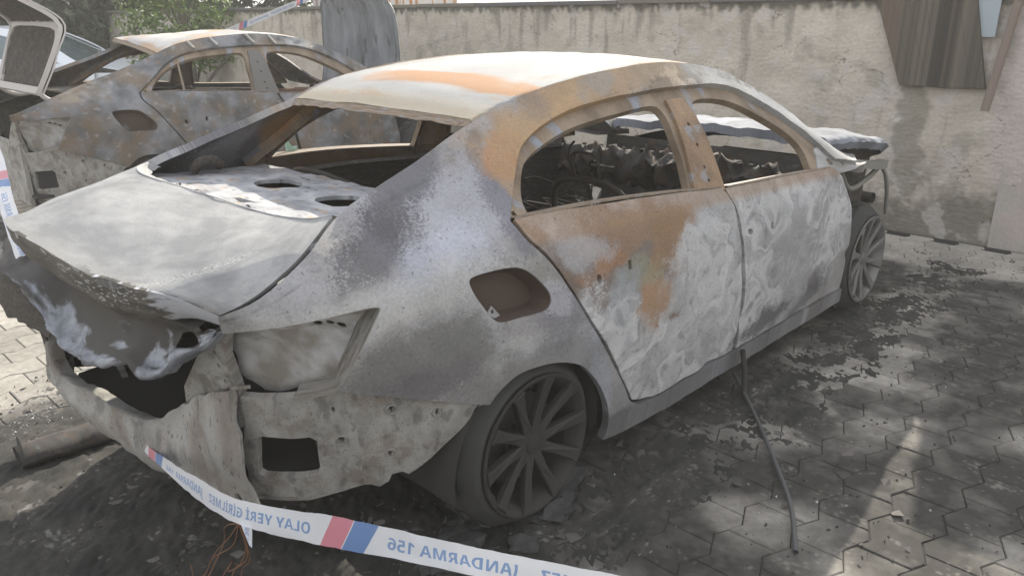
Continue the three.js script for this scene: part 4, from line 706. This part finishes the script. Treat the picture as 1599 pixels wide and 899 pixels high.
{   // soot-darkened board hung on the wall at the right, with a leaning pole and a pale strip beside it
  const bt = tex(512, 512, (u, v) => { const b = fbm(u * 18, v * 1.2, 3, 5), g = N3(u * 120, v * 20, 2), r = fbm(u * 3, v * 2, 9, 3); let c = mix3([.085, .075, .058], [.155, .135, .105], clamp(.5 + b)); c = mix3(c, [.15, .10, .075], sst(.0, .4, r) * .6); c = mix3(c, [.035, .032, .028], sst(.05, .4, fbm(u * 4 + 3, v * 2.5, 19, 5)) * .8); return c.map((q) => q * (1 + g * .12)); });
  const bm = new THREE.MeshStandardMaterial({ map: bt, roughness: .8, side: THREE.DoubleSide });
  const bd = group('hanging_board', 'dark tapered board hung high on the wall at right', 'board', [4.6, 0, 0]);
  const edgeZ = (y, k) => lerp(k ? .834 : .27, k ? .56 : -.18, (y - 1.09) / 1.1);
  for (let i = 0; i < 6; i++) {
    const a = i / 6 + .0015, b = (i + 1) / 6 - .0015, sh = new THREE.Shape();
    const pt = (f, y) => [lerp(edgeZ(y, 0), edgeZ(y, 1), f), y];
    sh.moveTo(...pt(a, 1.09 + .006 * N3(i, 1, 4))); sh.lineTo(...pt(b, 1.09 + .006 * N3(i, 2, 4))); sh.lineTo(...pt(b, 2.15)); sh.lineTo(...pt(a, 2.15));
    const g = new THREE.ExtrudeGeometry(sh, { depth: .022, bevelEnabled: true, bevelSize: .002, bevelThickness: .002, bevelSegments: 1 }); g.rotateY(-Math.PI / 2); g.translate(.01 + .003 * N3(i, 5, 1), 0, 0);
    part('plank', g, bm, bd);
  }
  part('batten', box(.02, .06, .75, .03, 1.95, .27), bm, bd);
  single('leaning_pole', tube([[4.55, .95, .865], [4.57, 1.3, .90], [4.6, 2.3, 1.0]], .028, 10, 10), mat([.24, .19, .16], .85), 'weathered pole leaning on the wall beside the dark board', 'pole');
  single('pale_sheet', box(.008, .8, .16, 4.612, 1.83, .75, 0, 0, 0), mat([.36, .42, .45], .5), 'pale blue-grey sheet between dark board and leaning pole', 'sheet');
  const pr = group('pink_pier', 'faded pink plastered pier at the right end of the wall', 'wall', [4.62, 0, 1.05]);
  const g = new THREE.BoxGeometry(.3, 3.2, 1.9, 6, 50, 40); const p = g.attributes.position; for (let i = 0; i < p.count; i++) if (p.getX(i) < -.1) p.setX(i, p.getX(i) + .008 * fbm(p.getY(i) * 4, p.getZ(i) * 4, 5, 4)); g.translate(.166, 1.58, .92); g.computeVertexNormals();
  part('plaster', g, new THREE.MeshStandardMaterial({ map: tex(512, 512, (u, v) => { const n = fbm(u * 5, v * 6, 3, 5), q = N3(u * 90, v * 90, 2); let c = mix3([.43, .38, .35], [.50, .44, .405], clamp(.5 + n)); c = mix3(c, [.42, .395, .36], sst(.0, .3, fbm(u * 4, v * 5, 13, 5) + .35 * sst(.45, .25, v)) * .85); return c.map((k) => k * (1 + q * .07)); }), roughness: .95 }), pr);
}
{   // beyond the wall: a rusty white container
  const ct = group('storage_container', 'white and rust-streaked metal container behind the wall', 'container', [5.6, 0, -7.15]);
  const cm = new THREE.MeshStandardMaterial({ map: tex(256, 256, (u, v) => { const n = fbm(u * 12, v * 2, 3, 4); return mix3([.55, .54, .52], [.38, .19, .08], sst(.15, .4, n)); }), roughness: .7 });
  part('body', box(1.4, 2.1, 1.5, 0, 1.05, 0), cm, ct);
  for (let k = 0; k < 9; k++) part('rib', box(.03, 2.0, .06, -.715, 1.05, -.66 + k * .165), cm, ct);
  part('roof_rim', box(1.46, .06, 1.56, 0, 2.13, 0), cm, ct);
}

// ---------------------------------------------------------------- trees
function leafCloud(clumps, n, size, spread) {
  const X = [], I = [], C = [];
  for (let k = 0; k < n; k++) {
    const c = clumps[Math.floor(rnd() * clumps.length)];
    const a = rnd() * 6.283, b = Math.acos(2 * rnd() - 1), r = c[3] * Math.pow(rnd(), .45);
    const p = V(c[0] + r * Math.sin(b) * Math.cos(a), c[1] + r * Math.cos(b) * .9, c[2] + r * Math.sin(b) * Math.sin(a));
    const q = new THREE.Quaternion().setFromEuler(new THREE.Euler(rr(-1, 1) * spread, rnd() * 6.283, rr(-1, 1) * spread)), s = size * rr(.6, 1.3);
    const v = [V(-s, 0, 0), V(-.1 * s, .06 * s, .42 * s), V(s, -.12 * s, 0), V(-.1 * s, .06 * s, -.42 * s)].map((w) => w.applyQuaternion(q).add(p));
    const o = X.length / 3; v.forEach((w) => X.push(w.x, w.y, w.z)); I.push(o, o + 1, o + 2, o, o + 2, o + 3);
    const t = rr(.7, 1.3); for (let m = 0; m < 4; m++) C.push(t * rr(.9, 1.1), t, t * .9);
  }
  const g = new THREE.BufferGeometry(); g.setAttribute('position', new THREE.Float32BufferAttribute(X, 3)); g.setAttribute('color', new THREE.Float32BufferAttribute(C, 3)); g.setIndex(I); g.computeVertexNormals(); return g;
}
const bark = mat([.12, .10, .08], .95);
function tree(name, label, pos, h, w, col, n, size, low) {
  const t = group(name, label, name === 'leafy_bush' ? 'bush' : 'tree', pos, 0);
  part('trunk', (() => { const g = new THREE.CylinderGeometry(.05, .11, h * .8, 9, 6); const p = g.attributes.position; for (let i = 0; i < p.count; i++) p.setX(i, p.getX(i) + .05 * N3(p.getY(i), 3, pos[2])); g.translate(0, h * .4, 0); return g; })(), bark, t);
  const cl = [];
  for (let k = 0; k < 40; k++) { const y = lerp(low, h, rnd()), r = w * Math.sqrt(Math.max(.15, 1 - ((y - low) / (h - low) * 1.4 - .5) ** 2)) * rr(.3, 1), a = rnd() * 6.283; cl.push([r * Math.cos(a), y, r * Math.sin(a), rr(.22, .42) * w]); }
  for (let k = 0; k < 7; k++) { const c = cl[k * 3]; part('limb', tube([[0, Math.max(.2, c[1] - .8), 0], [c[0] * .5, c[1] - .3, c[2] * .5], [c[0], c[1], c[2]]], .022, 6, 6), bark, t); }
  part('crown', leafCloud(cl, n, size, 1.1), new THREE.MeshPhysicalMaterial({ color: new THREE.Color().setRGB(...col), vertexColors: true, roughness: .6, transmission: .25, thickness: 0, side: THREE.DoubleSide }), t);
}
tree('dense_tree', 'dark dense tree at the far left behind the patrol car', [2.2, 0, -18.6], 5.2, 2.4, [.05, .085, .025], 24000, .16, .1);
tree('dense_tree', 'dark dense tree between patrol car roof and leafy bush', [4.6, 0, -16.4], 5.0, 2.1, [.042, .065, .028], 24000, .15, .1);
tree('dense_tree', 'dark tree standing behind the wall and the leafy bush', [8.2, 0, -14.6], 4.8, 2.2, [.045, .075, .03], 16000, .14, .1);
tree('leafy_bush', 'sunlit bush with pale green leaves above the far car roof', [4.1, 0, -10.35], 2.35, .85, [.13, .20, .045], 3600, .055, .9);

// ---------------------------------------------------------------- cordon tape
const tapeTex = (() => {
  const c = document.createElement('canvas'); c.width = 2048; c.height = 168; const q = c.getContext('2d');
  q.fillStyle = '#eceef2'; q.fillRect(0, 0, 2048, 168);
  q.fillStyle = '#86a4d2'; q.font = 'bold 92px sans-serif'; q.textBaseline = 'middle';
  const word = (t, x, w) => { q.save(); q.translate(x, 88); q.scale(w / q.measureText(t).width, 1); q.fillText(t, 0, 0); q.restore(); };
  word('OLAY YERİ GİRİLMEZ', 40, 860); word('JANDARMA 156', 1000, 640);
  const par = (x, col) => { q.fillStyle = col; q.beginPath(); q.moveTo(x, 0); q.lineTo(x + 130, 0); q.lineTo(x + 200, 168); q.lineTo(x + 70, 168); q.fill(); };
  par(1690, '#7394c8'); par(1826, '#dd8e9c');
  const t = new THREE.CanvasTexture(c); t.colorSpace = THREE.SRGBColorSpace; t.wrapS = THREE.RepeatWrapping; t.needsUpdate = true; return t;
})();
const tapeM = new THREE.MeshPhysicalMaterial({ map: tapeTex, roughness: .35, transmission: .4, thickness: 0, side: THREE.DoubleSide });
// centre line and half-width vectors; print runs from the far end, so this side shows it reversed
function ribbon(pts, wid, phase, seg = 260) {
  const c = new THREE.CatmullRomCurve3(pts.map((p) => V(...p)), false, 'centripetal'), w = new THREE.CatmullRomCurve3(wid.map((p) => V(...p)), false, 'centripetal');
  const X = [], I = [], UV = [], len = c.getLength();
  for (let i = 0; i <= seg; i++) {
    const f = i / seg, p = c.getPointAt(f), h = w.getPoint(f), u = phase - f * len / .92;
    for (let k = 0; k <= 4; k++) { const e = k / 4 * 2 - 1, bow = .004 * N3(f * 9, k * .5, 3) + .0022 * N3(f * 40, k * .9, 6) + .0012 * N3(f * 90, k * 1.4, 9); X.push(p.x + h.x * e, p.y + h.y * e + bow, p.z + h.z * e + bow); UV.push(u, (e + 1) / 2); }
  }
  for (let i = 0; i < seg; i++) for (let k = 0; k < 4; k++) { const a = i * 5 + k; I.push(a, a + 5, a + 1, a + 1, a + 5, a + 6); }
  const g = new THREE.BufferGeometry(); g.setAttribute('position', new THREE.Float32BufferAttribute(X, 3)); g.setAttribute('uv', new THREE.Float32BufferAttribute(UV, 2)); g.setIndex(I); g.computeVertexNormals(); return g;
}
{
  const t = group('cordon_tape', 'white cordon tape with blue and red print stretched in front of the near car', 'tape', [0, 0, 0]);
  part('band', ribbon([[-.918, .372, .10], [-.933, .399, .322], [-.947, .437, .516], [-.96, .477, .711], [-.953, .502, .828], [-.901, .517, .979], [-.85, .539, 1.128], [-.774, .542, 1.292], [-.695, .534, 1.436], [-.624, .522, 1.543], [-.539, .502, 1.654], [-.3, .44, 1.95], [.1, .36, 2.45]],
    [[.004, .010, -.020], [.006, .016, -.014], [.008, .022, -.01], [.008, .026, -.007], [.008, .0285, -.006], [.008, .0285, -.006], [.008, .0285, -.006], [.008, .0285, -.006], [.008, .0285, -.006], [.008, .0285, -.006], [.008, .0285, -.006], [.008, .0285, -.006], [.008, .0285, -.006]], 1.03), tapeM, t);
  part('torn_corner', strip([[-.95, .470, .775], [-.955, .45, .80], [-.955, .415, .825]], [[-.945, .475, .83], [-.948, .45, .832], [-.953, .412, .832]], .001), tapeM, t);
  const l = group('cordon_tape', 'short length of cordon tape behind the left rear corner of the near trunk lid', 'tape', [0, 0, 0]);
  part('band', ribbon([[-.80, 1.16, -1.45], [-.86, 1.06, -1.12], [-.918, .962, -.854], [-.955, .88, -.64], [-.968, .846, -.555]], Array.from({ length: 5 }, () => [.02, .012, .022]), .4, 30), tapeM, l);
  const f = group('cordon_tape', 'thin white tape rising from behind the far car roof to the wall top', 'tape', [0, 0, 0]);
  part('band', ribbon([[2.376, 1.44, -5.61], [2.8, 1.555, -5.73], [3.398, 1.723, -5.906], [4.6, 2.06, -6.25]], Array.from({ length: 4 }, () => [-.008, .030, .008]), .2, 30), tapeM, f);
}

// ---------------------------------------------------------------- litter on the ground
single('rubber_strip', tube([[1.42, .03, .80], [1.28, .022, .93], [1.136, .02, 1.057], [.868, .02, 1.275], [.641, .02, 1.446], [.429, .016, 1.564]], .0085, 60, 8), mat([.085, .085, .085], .55), 'long thin black rubber strip curving over the paving beside the sill', 'rubber strip');
single('hanging_trim', tube([[1.31, .21, .885], [1.315, .12, .90], [1.30, .03, .915], [1.28, .012, .93]], .012, 14, 6), sootM, 'short charred trim strip hanging from the sill under the door gap', 'trim strip');
{
  const m = group('silencer_pipe', 'sooty broken exhaust silencer lying behind the near car', 'exhaust', [-.93, .055, -.77], -.05);
  const g = new THREE.CylinderGeometry(.058, .064, .30, 18, 6, true); const p = g.attributes.position; for (let i = 0; i < p.count; i++) { p.setX(i, p.getX(i) * (1 + .12 * N3(p.getY(i) * 9, p.getZ(i) * 9, 3))); p.setZ(i, p.getZ(i) * (1 + .1 * N3(p.getY(i) * 7, 5, p.getX(i) * 9))); } g.rotateZ(Math.PI / 2); g.scale(1, .6, 1.25); g.translate(0, -.02, 0); g.computeVertexNormals();
  const pm = new THREE.MeshStandardMaterial({ map: charTex, roughness: .75, side: THREE.DoubleSide });
  part('can', g, pm, m); part('end_plate', (() => { const q = new THREE.CircleGeometry(.06, 18); q.rotateY(-Math.PI / 2); q.translate(-.135, 0, 0); return q; })(), pm, m); part('outlet', tube([[.14, 0, 0], [.26, -.01, .02], [.36, -.02, .07]], .024, 8, 10), pm, m);
}
{
  const w = group('rusty_wire_tangle', 'tangle of thin rusty tyre wire hanging below the tape', 'wire', [0, 0, 0]); const wm = mat([.22, .11, .06], .8, .2);
  for (let k = 0; k < 6; k++) { const a = rr(-.05, .05), b = rr(-.06, .06); part('wire', tube([[-.945, .44, .76], [-.90, .30 + a, .62 + b], [-.87 + a, .16, .50 + b], [-.88 + b, .05, .42 + a], [-.90 + 2 * a, .008, .36 + 2 * b]], .0016, 30, 5), wm, w); }
}
{   // drifts of wet soot and burnt rubbish lying over the stones
  const drift = (name, x0, x1, z0, z1, nx, nz, lift, far) => {
    const g = new THREE.PlaneGeometry(x1 - x0, z1 - z0, nx, nz); g.rotateX(-Math.PI / 2); g.translate((x0 + x1) / 2, 0, (z0 + z1) / 2);
    const p = g.attributes.position;
    for (let i = 0; i < p.count; i++) { const x = p.getX(i), z = p.getZ(i), e = Math.min(x - x0, x1 - x, z - z0, z1 - z); p.setY(i, lift + .011 * fbm(x * 5, z * 5, 66, 3) + .006 * N3(x * 26, z * 26, 67) + .004 * N3(x * 60, z * 60, 68) - .03 * sst(far, 0, e + .12 * fbm(x * 3, z * 3, 69, 3))); }
    g.computeVertexNormals();
    part(name, g, new THREE.MeshStandardMaterial({ map: driftTex, roughness: .9 }), scene, { kind: 'stuff', label: 'wet black soot and burnt rubbish lying over the paving', category: 'soot' });
  };
  const driftTex = tex(512, 512, (u, v) => { const b = fbm(u * 9, v * 9, 3, 5), g = N3(u * 150, v * 150, 2); let c = mix3([.02, .02, .017], [.055, .051, .044], clamp(.5 + b)); c = mix3(c, [.16, .155, .145], sst(.75, .95, N3(u * 60, v * 60, 8) * .7 + b)); return c.map((q) => q * (1 + g * .25)); });
  drift('soot_drift', -1.95, .25, -1.35, 1.35, 150, 180, .006, .35);
  drift('soot_drift_001', -.3, 4.3, .55, 1.45, 260, 60, .0005, .35);
}
{   // loose ash, flakes of paint and glass: nobody could count them
  const base = new THREE.TetrahedronGeometry(1, 0);
  const scatter = (name, col, n, at, lo, hi) => {
    const m = new THREE.InstancedMesh(base, mat(col, .9), n), q = new THREE.Object3D();
    for (let i = 0; i < n; i++) { const [x, z] = at(i); q.position.set(x, .003, z); q.rotation.set(rnd() * 6, rnd() * 6, rnd() * 6); const s = lerp(lo, hi, rnd() ** 3); q.scale.set(s, s * (hi > .03 ? .15 : .45), s * rr(.5, 1.2)); if (hi > .03) q.rotation.set(rr(-.3, .3), rnd() * 6, rr(-.3, .3)); q.updateMatrix(); m.setMatrixAt(i, q.matrix); const t = rr(.5, 1.4); m.setColorAt(i, new THREE.Color(t, t, t)); }
    m.name = name; m.userData = { kind: 'stuff', label: name === 'ash_flakes' ? 'pale ash flakes strewn over the sooty ground' : name === 'burnt_scraps' ? 'thin burnt scraps of trim lying about the near car' : 'charred crumbs scattered round the near car', category: 'debris' }; m.castShadow = m.receiveShadow = true; scene.add(m);
  };
  const around = () => { const t = rnd(); return t < .45 ? [rr(-1.6, .2) , rr(-1.6, 1.2)] : [rr(-.6, 4.4), rr(.7, 2.1)]; };
  scatter('charred_crumbs', [.06, .057, .052], 2600, around, .003, .012);
  scatter('burnt_scraps', [.11, .10, .09], 420, (i) => (i < 170 ? [rr(-1.6, -.5), rr(-1.5, .9)] : around()), .008, .045);
  scatter('ash_flakes', [.42, .42, .41], 900, (i) => { if (i < 520) { const t = rnd(); return [lerp(-1.25, -.68, t) + rr(-.12, .1), lerp(-.85, -1.42, t) + rr(-.1, .14)]; } return around(); }, .002, .009);
}
renderer.render(scene, camera);
